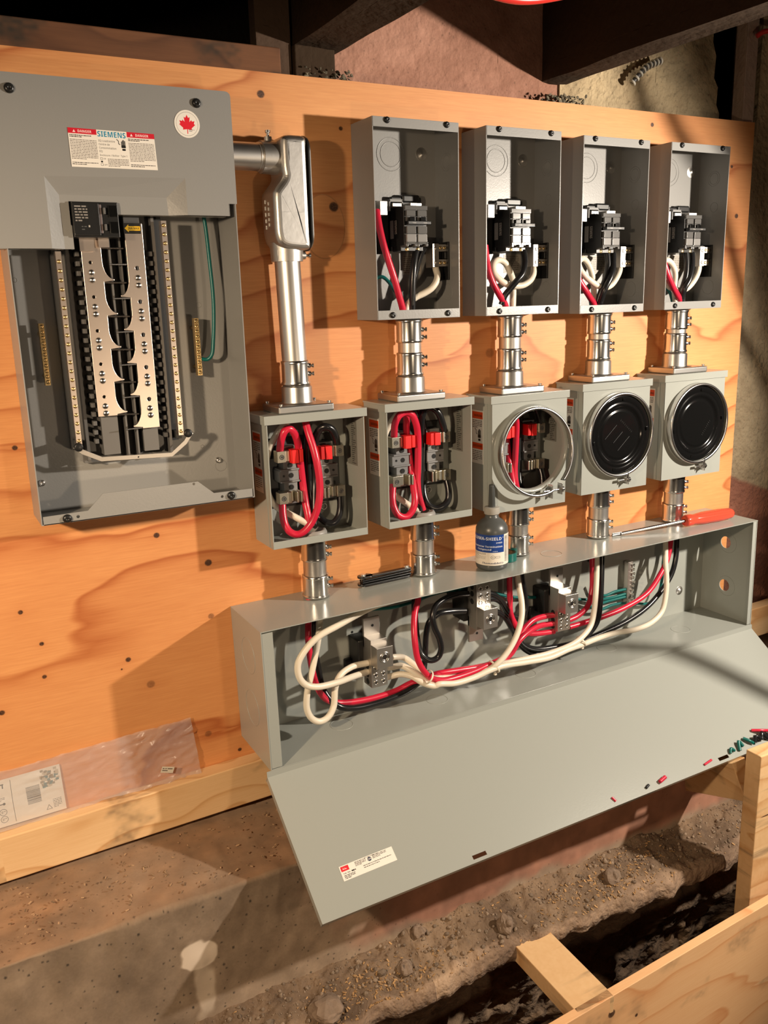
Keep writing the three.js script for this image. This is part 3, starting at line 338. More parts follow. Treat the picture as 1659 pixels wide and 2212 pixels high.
  for (const x of [-0.5365, -0.2735]) { const n = part(P, 'ground_bar', [B(x - 0.0042, x + 0.0042, 1.385, 1.487, 0.018, 0.031), C([x, 1.4, 0.002], [x, 1.4, 0.018], 0.004), C([x, 1.47, 0.002], [x, 1.47, 0.018], 0.004)], M.brass); for (let i = 0; i < 11; i++) part(n, 'terminal_screw', sgs.clone().translate(x, 1.3905 + i * 0.0091, 0), M.brass); }
  { const s = [[-0.508, 1.2865], [-0.497, 1.2755], [-0.467, 1.2595], [-0.346, 1.2545], [-0.321, 1.274], [-0.309, 1.29], [-0.304, 1.2845], [-0.317, 1.267], [-0.345, 1.2465], [-0.469, 1.2515], [-0.5, 1.2675], [-0.512, 1.279]]; const st = part(P, 'strap', EX(poly(s, [[-0.405, 1.2525, 0.0022]]), 0.058, 0.0605, 0.0005), M.alu); for (const [x, y] of [[-0.504, 1.2805], [-0.314, 1.2865]]) part(st, 'knob', L([[0.0001, 0.006], [0.006, 0.006], [0.0075, 0.004], [0.0075, 0]], [x, y, 0.0605], [0, 0, 1], 18), M.black); }
  for (const [x, y] of [[-0.5622, 1.2155], [-0.2431, 1.2209]]) part(P, 'mounting_screw', screw([x, y, 0.002], [0, 0, 1], 0.006, 0.006), M.steel);
  part(P, 'knockout', [TOR(0.011, 0.0006, [-0.2385, 1.21, 0.002]), TOR(0.0045, 0.0005, [-0.258, 1.51, 0.002]), TOR(0.0035, 0.0006, [-0.565, 1.558, 0.002]), TOR(0.003, 0.0006, [-0.272, 1.25, 0.002])], M.grey);

  // main breaker pushing through the cover
  const K = thing('main_breaker', 'black two pole main breaker poking through the panel cover', 'breaker', [-0.443, 1.62, 0.06]);
  part(K, 'case', [RB(-0.479, -0.407, 1.6195, 1.674, 0.06, 0.092, 0.0015), RB(-0.479, -0.438, 1.622, 1.672, 0.09, 0.097, 0.0012)], M.black);
  part(K, 'label_strip', RB(-0.4405, -0.4335, 1.626, 1.67, 0.0915, 0.0945, 0.0006), mat(0.16, 0.13, 0.13, 0.3), { label: 'grey strip with two rating marks' });
  for (const y of [1.635, 1.660]) { part(K, 'handle', [RB(-0.4315, -0.428, y - 0.005, y + 0.005, 0.0915, 0.0985, 0.0007)], M.trayPale); part(K, 'slot', B(-0.427, -0.4235, y - 0.0055, y + 0.0055, 0.0918, 0.0926), M.blackGloss); part(K, 'pole_face', [RB(-0.4225, -0.4085, y - 0.009, y + 0.009, 0.0915, 0.0935, 0.0006)], M.blackGloss); }
  sticker(K, 'print', canvasTex(128, 128, (x) => { x.fillStyle = '#0b0b0b'; x.fillRect(0, 0, 128, 128); lines(x, 10, 10, 70, 6, 12, 6, '#8a8580'); x.fillStyle = '#aaa49c'; x.fillRect(78, 92, 9, 9); lines(x, 40, 96, 30, 2, 12, 4, '#555'); }), [-0.4785, 1.625, 0.0973], [-0.4425, 1.625, 0.0973], [-0.4425, 1.671, 0.0973], [-0.4785, 1.671, 0.0973], 'small grey print');
  part(K, 'terminal', [B(-0.468, -0.445, 1.600, 1.6195, 0.062, 0.066), B(-0.438, -0.421, 1.606, 1.6195, 0.064, 0.067)], M.bus);
}
// ---------------------------------------------------------------- conduit elbow body and conduits
{
  const E = thing('conduit_elbow', 'cast metal conduit elbow body right of the breaker panel', 'conduit body', [-0.095, 1.58, 0.048]);
  part(E, 'body', [EX(poly(roundPoly([[-0.0625, 1.797], [-0.1, 1.797], [-0.11, 1.793], [-0.112, 1.785], [-0.112, 1.74], [-0.109, 1.726], [-0.128, 1.705], [-0.131, 1.698], [-0.131, 1.63], [-0.126, 1.612], [-0.112, 1.604], [-0.075, 1.601], [-0.0625, 1.604]], 0.012)), 0.012, 0.085, 0.012), C([-0.14, 1.762, 0.048], [-0.104, 1.762, 0.048], 0.0275, 0.029, 32), C([-0.098, 1.583, 0.047], [-0.098, 1.616, 0.047], 0.0292, 0.031, 32), C([-0.124, 1.775, 0.05], [-0.124, 1.796, 0.05], 0.008, 0.007, 16), C([-0.098, 1.594, 0.047], [-0.062, 1.594, 0.047], 0.008, 0.007, 16)], M.cast);
  const ov = (a, b) => { const g = EX(rrect(-0.0865, -0.0105, 1.601, 1.8, 0.03), a, b); g.rotateY(Math.PI / 2); return g; };
  part(E, 'gasket', ov(-0.0632, -0.0605), M.black); part(E, 'cover_plate', ov(-0.0605, -0.0588), M.hub);
  part(E, 'embossed_mark', [0, 1, 2, 3, 4].flatMap((i) => [RB(-0.1325, -0.1305, 1.64 + i * 0.011, 1.647 + i * 0.011, 0.035, 0.038, 0.0005), RB(-0.1325, -0.1305, 1.644 + i * 0.009, 1.650 + i * 0.009, 0.05, 0.053, 0.0005)]), M.cast);
  for (const [c, dr] of [[[-0.124, 1.796, 0.05], [0, 1, 0]], [[-0.062, 1.594, 0.047], [1, 0, 0]]]) part(E, 'set_screw', hexBolt(c, dr, 0.0048, 0.004, 0.007), M.steel);
  const N = thing('conduit_nipple', 'short galvanised pipe joining breaker panel and conduit elbow', 'conduit', [-0.17, 1.738, 0.05]);
  part(N, 'pipe', C([-0.214, 1.762, 0.048], [-0.13, 1.762, 0.048], 0.0235, 0.0235, 36), M.zincDull); part(N, 'thread', [0, 1, 2, 3].map((i) => TOR(0.0238, 0.0011, [-0.1445 + i * 0.0021, 1.762, 0.048], 'x')), M.zincDull);
}
function setScrews(parent, x, y, z, r, up) { for (const dy of [-0.0075, 0.0075]) { const dir = [Math.cos(0.5), 0, Math.sin(0.5)]; part(parent, 'set_screw', [L([[0.0045, 0.004], [0.0055, 0]], [x + dir[0] * (r - 0.001), y + dy, z + dir[2] * (r - 0.001)], dir, 12), hexBolt([x + dir[0] * r, y + dy, z + dir[2] * r], dir, 0.0042, 0.0036, 0.0055)], M.zinc); } }
function conduit(label, a, b, kind) {   // a top, b bottom; connectors with two screws at each end
  const o = thing('conduit', label, 'conduit', [b[0], b[1], b[2]], 'vertical galvanised conduits'); const at = (y) => { const t = (y - b[1]) / (a[1] - b[1]); return [mix(b[0], a[0], t), y, mix(b[2], a[2], t)]; }; const R = 0.0238;
  part(o, 'pipe', C(at(b[1] + 0.006), at(a[1] - 0.002), R, R, 40), M.zincDull);
  const conn = (y, s) => { const p = at(y); const c = part(o, 'connector', [L([[R + 0.0004, 0], [R + 0.0042, 0.001], [R + 0.0046, 0.005], [R + 0.0026, 0.0075], [R + 0.0026, 0.040], [R + 0.0034, 0.042], [R + 0.0034, 0.046], [R + 0.0004, 0.047]], p, [0, s, 0], 40)], M.zinc); setScrews(c, p[0], y + s * 0.029, p[2], R + 0.0026); };
  if (kind !== 'plain') conn(a[1], -1);
  if (kind === 'hub' || kind === 'plain') { conn(b[1] + 0.034, 1); const p = at(b[1]); part(o, 'hub', [L([[0.001, 0.034], [R + 0.002, 0.034], [R + 0.0055, 0.031], [R + 0.006, 0.004], [R + 0.009, 0]], p, [0, 1, 0], 40)], M.hub); } else conn(b[1] + 0.001, 1);
  return o;
}
const MX = [-0.1755, 0.0772, 0.3323, 0.5825, 0.8355], MY = [1.0522, 1.0546, 1.0503, 1.0587, 1.0624], BX = [0.0668, 0.3204, 0.5694, 0.824], BY = [1.472, 1.4719, 1.4685, 1.4695], MH = 0.2551, MW = 0.2032;
const hubY = MY.map((y) => y + MH + 0.0145), cx = [-0.092, 0.1605, 0.412, 0.665, 0.91];
conduit('galvanised conduit dropping from the cast elbow to the leftmost meter box', [-0.098, 1.586, 0.047], [-0.0915, hubY[0], 0.046], 'plain');
['leftmost breaker box to the second meter box', 'second breaker box to the meter box with the empty ring', 'third breaker box to the left of the two black covered meters', 'rightmost breaker box to the rightmost black covered meter'].forEach((s, i) => conduit('galvanised conduit from the ' + s, [cx[i + 1], BY[i] - 0.001, 0.046], [cx[i + 1], hubY[i + 1], 0.046], 'hub'));
const lowX = [-0.072, 0.1835, 0.4375, 0.68, 0.9305], troughTop = (x) => 0.9235 + 0.0123 * (x + 0.2362);
['leftmost open meter box', 'second open meter box', 'meter box with the empty ring, behind the bottle', 'left of the two black covered meters', 'rightmost black covered meter'].forEach((s, i) => conduit('short galvanised conduit below the ' + s, [lowX[i], MY[i] - 0.0005, 0.046], [lowX[i], troughTop(lowX[i]) + 0.0008, 0.046], 'both'));

// ---------------------------------------------------------------- four breaker enclosures, a breaker in each
const bushing = (x, y, z, r = 0.029) => L([[0.02, 0], [r, 0], [r, 0.008], [r - 0.003, 0.0135], [0.021, 0.0135], [0.02, 0.012], [0.02, 0]], [x, y, z], [0, 1, 0], 24);
{
  const w = 0.189, h = 0.3653, d = 0.0873, t = 0.0016; const P = thing('breaker_enclosure', 'grey open breaker box nearest the conduit elbow, leftmost of four', 'breaker box', [BX[0], BY[0], 0], 'row of four grey breaker boxes', true);
  part(P, 'enclosure', [B(0, w, 0, h, 0.0005, 0.002), B(0, t, 0, h, 0.002, d), B(w - t, w, 0, h, 0.002, d), B(t, w - t, h - t, h, 0.002, d), B(t, w - t, 0, t, 0.002, d)], M.grey);
  const tl = part(P, 'top_lip', [RB(0.001, w - 0.001, h - 0.0175, h - 0.0003, d - 0.0012, d + 0.0006, 0.0004)], M.grey), bl = part(P, 'bottom_lip', [RB(0.001, w - 0.001, 0.0003, 0.0175, d - 0.0012, d + 0.0006, 0.0004)], M.grey);
  for (const x of [0.0306, 0.1611]) part(tl, 'screw', screw([x, h - 0.0055, d + 0.0006], [0, 0, 1], 0.006, 0.0045), M.blackMetal); for (const x of [0.0329, 0.1597]) part(bl, 'screw', screw([x, 0.0085, d + 0.0006], [0, 0, 1], 0.006, 0.0045), M.blackMetal);
  part(P, 'knockout', [TOR(0.031, 0.0009, [0.085, 0.316, 0.002]), TOR(0.023, 0.0009, [0.085, 0.316, 0.002]), TOR(0.0125, 0.0005, [w - t, 0.30, 0.045], 'x'), TOR(0.017, 0.0005, [w - t, 0.30, 0.045], 'x'), TOR(0.011, 0.0005, [w - t, 0.235, 0.05], 'x'), TOR(0.017, 0.0005, [w - t, 0.05, 0.045], 'x')], M.grey);
  part(P, 'mounting_screw', [L([[0.0001, 0.004], [0.004, 0.0038], [0.0055, 0.001], [0.0125, 0.0004], [0.013, 0]], [0.156, 0.3195, 0.002], [0, 0, 1], 24)], M.zincDull);
  part(P, 'conduit_bushing', bushing(0.0937, 0.0016, 0.046), M.bushing);
  sticker(P, 'data_label', backTex, [0.1063, 0.0871, 0.0026], [0.1509, 0.0871, 0.0026], [0.1509, 0.127, 0.0026], [0.1063, 0.127, 0.0026], 'small printed grey label');
  const nb = part(P, 'neutral_block', [RB(0.162, 0.1868, 0.074, 0.1485, 0.03, 0.034, 0.0008), RB(0.1835, 0.187, 0.074, 0.1485, 0.03, 0.054, 0.0008), RB(0.163, 0.1835, 0.1, 0.148, 0.034, 0.04, 0.001), RB(0.176, 0.1835, 0.115, 0.129, 0.04, 0.054, 0.0015)], M.black);
  part(nb, 'lug', [RB(0.1485, 0.1635, 0.0988, 0.1448, 0.024, 0.051, 0.0008), RB(0.1635, 0.1835, 0.1005, 0.1145, 0.034, 0.049, 0.0006), RB(0.1635, 0.1835, 0.1295, 0.1435, 0.034, 0.049, 0.0006)], M.alu);
  for (const [x, y] of [[0.156, 0.108], [0.156, 0.135], [0.169, 0.1075], [0.169, 0.1365], [0.1785, 0.1075], [0.1785, 0.1365]]) part(nb, 'lug_screw', screw([x, y, x < 0.16 ? 0.051 : 0.049], [0, 0, 1], 0.0036, 0.0016), x < 0.16 ? M.alu : M.brass);
  // the breaker
  const K = thing('circuit_breaker', 'black two pole breaker inside the leftmost breaker box', 'breaker', [BX[0], BY[0], 0], 'breakers in the grey boxes', true);
  part(K, 'base', [RB(0.0748, 0.146, 0.132, 0.236, 0.0022, 0.016, 0.003), RB(0.03, 0.0745, 0.127, 0.212, 0.0022, 0.007, 0.002), RB(0.1, 0.14, 0.225, 0.24, 0.0022, 0.02, 0.004)], M.black);
  part(K, 'case', [RB(0.0748, 0.1262, 0.14, 0.2125, 0.0025, 0.066, 0.0012), RB(0.0748, 0.1262, 0.13, 0.141, 0.02, 0.052, 0.001)], M.black);
  sticker(K, 'side_label', sideTex, [0.0744, 0.1545, 0.0095], [0.0744, 0.1545, 0.043], [0.0744, 0.1905, 0.043], [0.0744, 0.1905, 0.0095], 'grey sticker and maker name on the side');
  part(K, 'top_tile', [RB(0.0752, 0.1258, 0.2055, 0.2135, 0.064, 0.071, 0.0006)], M.tile);
  for (const c of [0.0885, 0.1135]) { part(K, 'pole_tile', [RB(c - 0.0102, c + 0.0102, 0.194, 0.205, 0.065, 0.0715, 0.0008)], M.tile); part(K, 'pole_tile', [RB(c - 0.0102, c - 0.006, 0.1845, 0.1935, 0.065, 0.0715, 0.0005), RB(c + 0.006, c + 0.0102, 0.1845, 0.1935, 0.065, 0.0715, 0.0005)], M.tile); part(K, 'pole_tile', [RB(c - 0.0102, c + 0.0102, 0.1615, 0.1755, 0.065, 0.0722, 0.0008)], M.tile); part(K, 'rating_tile', [RB(c - 0.0105, c + 0.0105, 0.146, 0.1608, 0.065, 0.0722, 0.0008)], mat(0.24, 0.235, 0.23, 0.16)); part(K, 'lug_cage', [RB(c - 0.0122, c - 0.0072, 0.1375, 0.1455, 0.05, 0.0715, 0.0006), RB(c + 0.0072, c + 0.0122, 0.1375, 0.1455, 0.05, 0.0715, 0.0006), RB(c - 0.0122, c + 0.0122, 0.142, 0.146, 0.05, 0.0715, 0.0006)], M.tile); part(K, 'lug_screw', [L([[0.0001, 0.0015], [0.0035, 0.001], [0.004, 0]], [c, 0.1335, 0.052], [0, 0, 1], 12)], M.brass); part(K, 'lever', [RB(c - 0.0058, c + 0.0058, 0.1795, 0.192, 0.066, 0.076, 0.001)], M.blackGloss); }
  part(K, 'handle_tie', [RB(0.0735, 0.1265, 0.1772, 0.1842, 0.072, 0.084, 0.0012)], M.blackGloss); sticker(K, 'rating_mark', canvasTex(256, 32, (x) => { x.fillStyle = '#0a0a0a'; x.fillRect(0, 0, 256, 32); x.fillStyle = '#8d8982'; x.font = 'bold 26px sans-serif'; x.fillText('100', 44, 26); x.fillText('100', 168, 26); }), [0.075, 0.1785, 0.0843], [0.125, 0.1785, 0.0843], [0.125, 0.183, 0.0843], [0.075, 0.183, 0.0843]);
  part(K, 'line_clip', [RB(0.0545, 0.0855, 0.222, 0.2275, 0.016, 0.046, 0.0008), RB(0.0545, 0.0575, 0.205, 0.2275, 0.016, 0.046, 0.0008), RB(0.0825, 0.0855, 0.205, 0.2275, 0.016, 0.046, 0.0008)], M.block); part(K, 'line_lug', [RB(0.034, 0.0505, 0.197, 0.2235, 0.007, 0.046, 0.001), RB(0.06, 0.08, 0.213, 0.2195, 0.02, 0.05, 0.0006), RB(0.093, 0.118, 0.2135, 0.2195, 0.03, 0.062, 0.0006)], M.zincDull);
  ['second from the left', 'third from the left', 'rightmost, at the end of the board'].forEach((s, i) => { const dd = [BX[i + 1] - BX[0], BY[i + 1] - BY[0], 0]; copy(P, 'grey open breaker box ' + s + ' in the upper row', dd); copy(K, 'black two pole breaker inside the grey box ' + s, dd); });
}
// ---------------------------------------------------------------- five meter sockets
const socketName = ['leftmost open meter box with red and black wire loops', 'second open meter box from the left, next to the bottle', 'meter box with an empty steel ring, behind the bottle', 'meter box closed by a shiny black disc, left of the pair', 'meter box closed by a black disc at the far right'];
socketName.forEach((s, k) => {
  const w = MW, h = MH, d = 0.0917, t = 0.0018, P = thing('meter_socket', 'pale grey ' + s, 'meter box', [MX[k], MY[k], 0], 'row of five pale grey meter boxes', true);
  part(P, 'enclosure', [B(0, w, 0, h - 0.003, 0.0005, 0.0022), B(0, t, 0, h - 0.003, 0.0022, d), B(w - t, w, 0, h - 0.003, 0.0022, d), B(t, w - t, 0, t, 0.0022, d), B(-0.0012, 0, 0.002, h - 0.003, 0.0022, 0.076), B(w, w + 0.0012, 0.002, h - 0.003, 0.0022, 0.076)], M.pale);
  part(P, 'hood', [RB(-0.005, w + 0.005, h - 0.0032, h + 0.0002, 0.0005, d + 0.0035, 0.0008), RB(-0.005, w + 0.005, h - 0.0165, h, d + 0.0015, d + 0.0036, 0.0008), B(-0.0045, -0.003, h - 0.0165, h - 0.001, 0.004, d + 0.003), B(w + 0.003, w + 0.0045, h - 0.0165, h - 0.001, 0.004, d + 0.003)], M.pale);
  const hp = part(P, 'hub_plate', [RB(0.0275, 0.141, h + 0.0002, h + 0.0145, 0.004, 0.09, 0.003), C([0.0845, h + 0.014, 0.046], [0.0845, h + 0.0165, 0.046], 0.035, 0.032, 36)], M.hub); for (const [x, z] of [[0.035, 0.012], [0.134, 0.012], [0.035, 0.082], [0.134, 0.082]]) part(hp, 'hub_screw', hexBolt([x, h + 0.0145, z], [0, 1, 0], 0.004, 0.003, 0.001), M.zinc);
  sticker(P, 'warning_label', warnTex, [-0.0016, 0.105, 0.018], [-0.0016, 0.105, 0.062], [-0.0016, 0.222, 0.062], [-0.0016, 0.222, 0.018], 'white label with orange warning bars');
  part(P, 'knockout', [TOR(0.0135, 0.0004, [-0.0002, 0.045, 0.04], 'x'), TOR(0.0135, 0.0004, [-0.0002, 0.02, 0.05], 'x')], M.pale);
  if (k < 3) {
    part(P, 'back_plate', [RB(0.03, 0.185, 0.06, 0.2, 0.0024, 0.008, 0.001)], M.dark);
    part(P, 'conduit_bushing', bushing(lowX[k] - MX[k], 0.002, 0.046, 0.028), M.bushing);
    sticker(P, 'rating_print', ratingTex, [w - t - 0.0005, 0.135, 0.06], [w - t - 0.0005, 0.135, 0.018], [w - t - 0.0005, 0.236, 0.018], [w - t - 0.0005, 0.236, 0.06], 'dark print on the inner side wall');
    part(P, 'mounting_screw', [TOR(0.006, 0.0025, [0.115, 0.216, 0.006]), TOR(0.006, 0.002, [0.148, 0.048, 0.004])], M.zincDull);
    for (const m of [0, 1]) { const X = (a, b) => (m ? [0.2105 - b, 0.2105 - a] : [a, b]); const bb = (a, b, ...r) => RB(...X(a, b), ...r);
      const hole = (x, y, r) => C([m ? 0.2105 - x : x, y, 0.0345], [m ? 0.2105 - x : x, y, 0.0358], r, r, 18);
      const blk = part(P, 'insulator_block', [bb(0.052, 0.080, 0.094, 0.156, 0.008, 0.034, 0.001), bb(0.0415, 0.0835, 0.117, 0.139, 0.008, 0.0352, 0.0012), bb(0.0435, 0.0835, 0.138, 0.1415, 0.008, 0.039, 0.0008), bb(0.0435, 0.0835, 0.1145, 0.118, 0.008, 0.039, 0.0008), bb(0.048, 0.082, 0.155, 0.186, 0.008, 0.03, 0.001), bb(0.048, 0.083, 0.07, 0.096, 0.008, 0.03, 0.001)], M.block);
      part(blk, 'hole', [hole(0.066, 0.1485, 0.005), hole(0.067, 0.128, 0.005), hole(0.0665, 0.1045, 0.005), hole(0.0515, 0.128, 0.0024)], M.black);
      for (const y of [0.1575, 0.0755]) { const j = part(P, 'jaw', [bb(0.0346, 0.052, y, y + 0.0225, 0.03, 0.051, 0.0008), bb(0.052, 0.062, y, y + 0.0225, 0.03, 0.047, 0.002), bb(0.070, 0.0745, y, y + 0.0225, 0.03, 0.054, 0.0018), bb(0.078, 0.0825, y, y + 0.0225, 0.03, 0.054, 0.0018), bb(0.06, 0.078, y + 0.001, y + 0.0215, 0.03, 0.036, 0.0005)], M.jaw); part(j, 'lug_screw', [TOR(0.0042, 0.0008, [m ? 0.2105 - 0.0435 : 0.0435, y + 0.011, 0.051]), C([m ? 0.2105 - 0.0435 : 0.0435, y + 0.011, 0.0505], [m ? 0.2105 - 0.0435 : 0.0435, y + 0.011, 0.0514], 0.0027, 0.0027, 6)], M.dark);
        if (y > 0.1) part(j, 'red_cap', [bb(0.0625, 0.0765, y - 0.003, y + 0.0235, 0.034, 0.0575, 0.0012), bb(0.0785, 0.0865, y - 0.002, y + 0.0235, 0.034, 0.0565, 0.0012)], M.cap, { label: 'red plastic jaw cap' }); }
    }
  }
  if (k < 2) part(P, 'bottom_lip', [RB(0.0005, w - 0.0005, 0.0003, 0.0145, d - 0.0012, d + 0.0004, 0.0004)], M.pale);
  else {
    const X = 0.1035, Y = 0.133; const sh = poly([[0, 0], [w, 0], [w, h - 0.014], [0, h - 0.014]], [[X, Y, 0.0885]]);
    part(P, 'front_cover', [EX(sh, d - 0.0012, d + 0.0004, 0.0003), L([[0.0995, 0], [0.0975, 0.002], [0.0965, 0.01], [0.0945, 0.012], [0.089, 0.012], [0.0882, 0.004], [0.0882, -0.001]], [X, Y, d + 0.0002], [0, 0, 1], 72)], M.pale);
    const ringP = [[0.0965, 0.003], [0.0985, 0.003], [0.0988, 0.016], [0.0975, 0.0185], [0.0945, 0.019], [0.092, 0.0178], [0.092, 0.0166], [0.0955, 0.016], [0.0965, 0.003]]; const gap = k === 2 ? 0.42 : 0.03;
    const ring = new THREE.LatheGeometry(ringP.map((q) => new THREE.Vector2(...q)), 90, 0, Math.PI * 2 - gap); ring.rotateX(Math.PI / 2); ring.rotateZ((k === 2 ? -1.0 : -1.33) + Math.PI / 2 + gap / 2);
    ring.translate(X, Y, d + 0.001); if (k === 2) { ring.translate(-X, -Y - 0.09, -d); ring.rotateX(-0.1); ring.translate(X, Y + 0.084, d + 0.001); }
    const rg = part(P, 'clamp_ring', [ring], M.steel, { label: k === 2 ? 'loose steel ring with open clamp' : 'steel ring' });
    const a = k === 2 ? -1.0 : -1.33, kx = X + 0.1 * Math.cos(a) + (k === 2 ? 0.012 : 0), ky = Y + 0.1 * Math.sin(a), z = d + (k === 2 ? 0.022 : 0.012), o = k === 2 ? 0.022 : 0;
    part(rg, 'clamp_tab', RB(kx - 0.001, kx + 0.0012, ky - 0.022, ky + 0.004, z - 0.008, z + 0.008, 0.001), M.steel); part(rg, 'clamp_tab', RB(kx - 0.006 - o, kx - 0.004 - o, ky - (k === 2 ? 0.028 : 0.016), ky + 0.003, z - 0.008, z + 0.008, 0.001), M.steel);
    part(rg, 'clamp_bolt', [C([kx - 0.024 - o, ky - 0.011, z], [kx + 0.006, ky - 0.011, z], 0.003, 0.003, 12), C([kx + 0.0012, ky - 0.011, z], [kx + 0.009, ky - 0.011, z], 0.0078, 0.007, 6), L([[0.0001, 0.0012], [0.0085, 0.001], [0.009, 0]], [kx + 0.001, ky - 0.011, z], [1, 0, 0], 16)], M.zinc);
    if (k > 2) {
      const D = part(P, 'blank_disc', [L([[0.0945, 0.006], [0.0925, 0.0125], [0.088, 0.014], [0.0795, 0.0135], [0.0775, 0.0118], [0.0745, 0.0118], [0.0725, 0.0132], [0.0685, 0.0132], [0.0655, 0.0105], [0.0615, 0.008], [0.0575, 0.0078], [0.0555, 0.0096], [0.052, 0.0098], [0.0001, 0.0098]], [X, Y, d], [0, 0, 1], 80)], M.blackGloss, { label: 'black plastic disc with a sunken middle' });
      const zz = d + 0.0098, ribs = k === 3 ? [[-0.028, 0.008, 0.046], [-0.006, -0.006, 0.036], [0.012, -0.022, 0.046]] : [];
      part(D, 'raised_ribs', [...ribs.map(([u, v, l]) => { const g = C([-l / 2, 0, 0], [l / 2, 0, 0], 0.0015, 0.0015, 16); g.rotateZ(0.72); return g.translate(X + u, Y + v, zz); }), ...Array.from({ length: 9 }, (_, i) => { const g = RB(-0.0013, 0.0013, -0.0024, 0.0024, -0.001, 0.0009, 0.0005); g.rotateZ(-0.65 + (k === 4 ? 1.57 : 0)); const u = k === 3 ? 0.002 + i * 0.0042 : 0.018 + i * 0.003, v = k === 3 ? 0.033 - i * 0.0036 : -0.03 + i * 0.004; return g.translate(X + u, Y + v, zz); })], M.rib);
      part(D, 'edge_notches', [0.1, 1.5, 3.3, 4.5].map((q) => { const g = RB(-0.003, 0.003, -0.004, 0.004, 0, 0.003, 0.0006); g.rotateZ(q); return g.translate(X + 0.082 * Math.cos(q), Y + 0.082 * Math.sin(q), d + 0.0125); }), M.blackGloss);
    }
  }
});

// ---------------------------------------------------------------- splitter trough and its cover
{
  const P = thing('splitter_trough', 'long pale grey open wiring trough below the meter boxes', 'wiring trough', [-0.2362, 0.6393, 0], null, true); P.rotation.z = 0.0123;
  const w = 1.342, h = 0.2842, d = 0.1675, t = 0.0018; const rs = EX(poly([[-d, 0], [-0.0022, 0], [-0.0022, h], [-d, h]], [[-0.075, 0.205, 0.016], [-0.078, 0.086, 0.016]]), w - t, w); rs.rotateY(Math.PI / 2);
  part(P, 'enclosure', [B(0, w, 0, h, 0.0005, 0.0022), B(0, t, 0, h, 0.0022, d), B(t, w - t, 0, t, 0.0022, d)], M.pale); part(P, 'top_panel', B(-0.0005, w + 0.0005, h - t, h, 0.0022, d + 0.0005), M.pale); part(P, 'end_panel', rs, M.pale, { label: 'end panel with two open knockout holes' });
  part(P, 'end_lip', RB(0.002, 0.024, 0.004, h - 0.005, d - 0.0025, d - 0.001, 0.0005), M.pale); part(P, 'end_lip', RB(w - 0.014, w - 0.001, 0.004, h - 0.003, d - 0.0025, d - 0.001, 0.0005), M.pale); part(P, 'bottom_lip', RB(0.001, w - 0.001, -0.0005, 0.003, d - 0.001, d + 0.0008, 0.0005), M.pale);
  for (const [y, z, r] of [[0.21, 0.088, 0.036], [0.1, 0.088, 0.036]]) part(P, 'knockout', TOR(r, 0.0006, [0, y, z], 'x', 48), M.pale);
  for (const [x, z, y] of [[0.195, 0.075, t], [0.425, 0.085, t], [0.67, 0.085, t], [0.93, 0.075, t], [0.74, 0.09, h], [1.17, 0.09, t]]) part(P, 'knockout', TOR(0.024, 0.0006, [x, y, z], 'y', 48), M.pale);
  part(P, 'knockout', [TOR(0.027, 0.0005, [w - t, 0.205, 0.082], 'x', 40), TOR(0.027, 0.0005, [w - t, 0.086, 0.085], 'x', 40)], M.pale);
  for (const [x, y] of [[0.33, 0.215], [0.265, 0.17], [0.56, 0.185], [0.80, 0.215], [0.93, 0.21], [0.475, 0.12]]) part(P, 'rivet_hole', C([x, y, 0.0018], [x, y, 0.0026], 0.0028, 0.0028, 12), M.black);
  part(P, 'mounting_screw', L([[0.0001, 0.005], [0.004, 0.0045], [0.006, 0.001], [0.012, 0.0004], [0.0125, 0]], [1.255, 0.066, 0.0022], [0, 0, 1], 20), M.zincDull);
  for (const x of lowX) part(P, 'locknut', L([[0.02, 0], [0.029, 0], [0.0295, -0.004], [0.026, -0.009], [0.02, -0.009]], [x + 0.2362, h - t, 0.046], [0, 1, 0], 24), M.zinc);

  const Q = thing('trough_cover', 'long pale grey trough cover hanging open below the trough', 'cover', [-0.246, 0.6308, 0.171], null, true); Q.rotation.order = 'ZXY'; Q.rotation.set(-53.9 * Math.PI / 180, 0, 0.0125);
  const W = 1.352, Hh = 0.283; const slot = (x) => [[x - 0.0155, -0.2765], [x - 0.0155, -0.269], [x + 0.0155, -0.269], [x + 0.0155, -0.2765]];
  part(Q, 'panel', [EX(poly([[0, 0], [0, -Hh], [W, -Hh], [W, 0]], [slot(0.334), slot(1.0015)]), -0.0008, 0.0008, 0.0003), B(0, W, -0.0012, 0.0008, -0.014, 0), B(0, 0.0015, -Hh, 0, -0.012, 0), B(W - 0.0015, W, -Hh, 0, -0.012, 0)], M.pale); part(Q, 'hinge_flange', (() => { const g = B(0, W, 0, 0.0115, -0.0006, 0.0006); g.rotateX(50 * Math.PI / 180); return g; })(), M.pale); part(Q, 'bottom_edge', [B(0, W, -Hh, -Hh + 0.0015, -0.012, 0.0012)], M.pale);
  sticker(Q, 'data_label', catTex, [0.0646, -0.229, 0.0012], [0.1755, -0.2267, 0.0012], [0.1755, -0.2, 0.0012], [0.0649, -0.202, 0.0012], 'white label with a small red logo');
  const on = (u, v, z) => V([u, -v, z]).applyEuler(Q.rotation).add(Q.position).toArray();
  const scrap = (name, label, m, pts, r) => solo(name, label, 'scrap', T(pts.map((p) => on(...p)), r, 12, 8), m, 'wire scraps on the cover edge');
  scrap('wire_scrap', 'curl of green wire insulation by the right slot of the cover', M.teal, [[1.024, 0.27, 0.004], [1.031, 0.262, 0.007], [1.039, 0.268, 0.004]], 0.0035); scrap('wire_scrap', 'green wire scrap standing up near the cover corner', M.teal, [[1.053, 0.272, 0.004], [1.062, 0.254, 0.009], [1.068, 0.266, 0.005]], 0.004); scrap('wire_scrap', 'green wire scrap next to the black pile', M.teal, [[1.083, 0.25, 0.005], [1.093, 0.262, 0.008], [1.101, 0.268, 0.005]], 0.004);
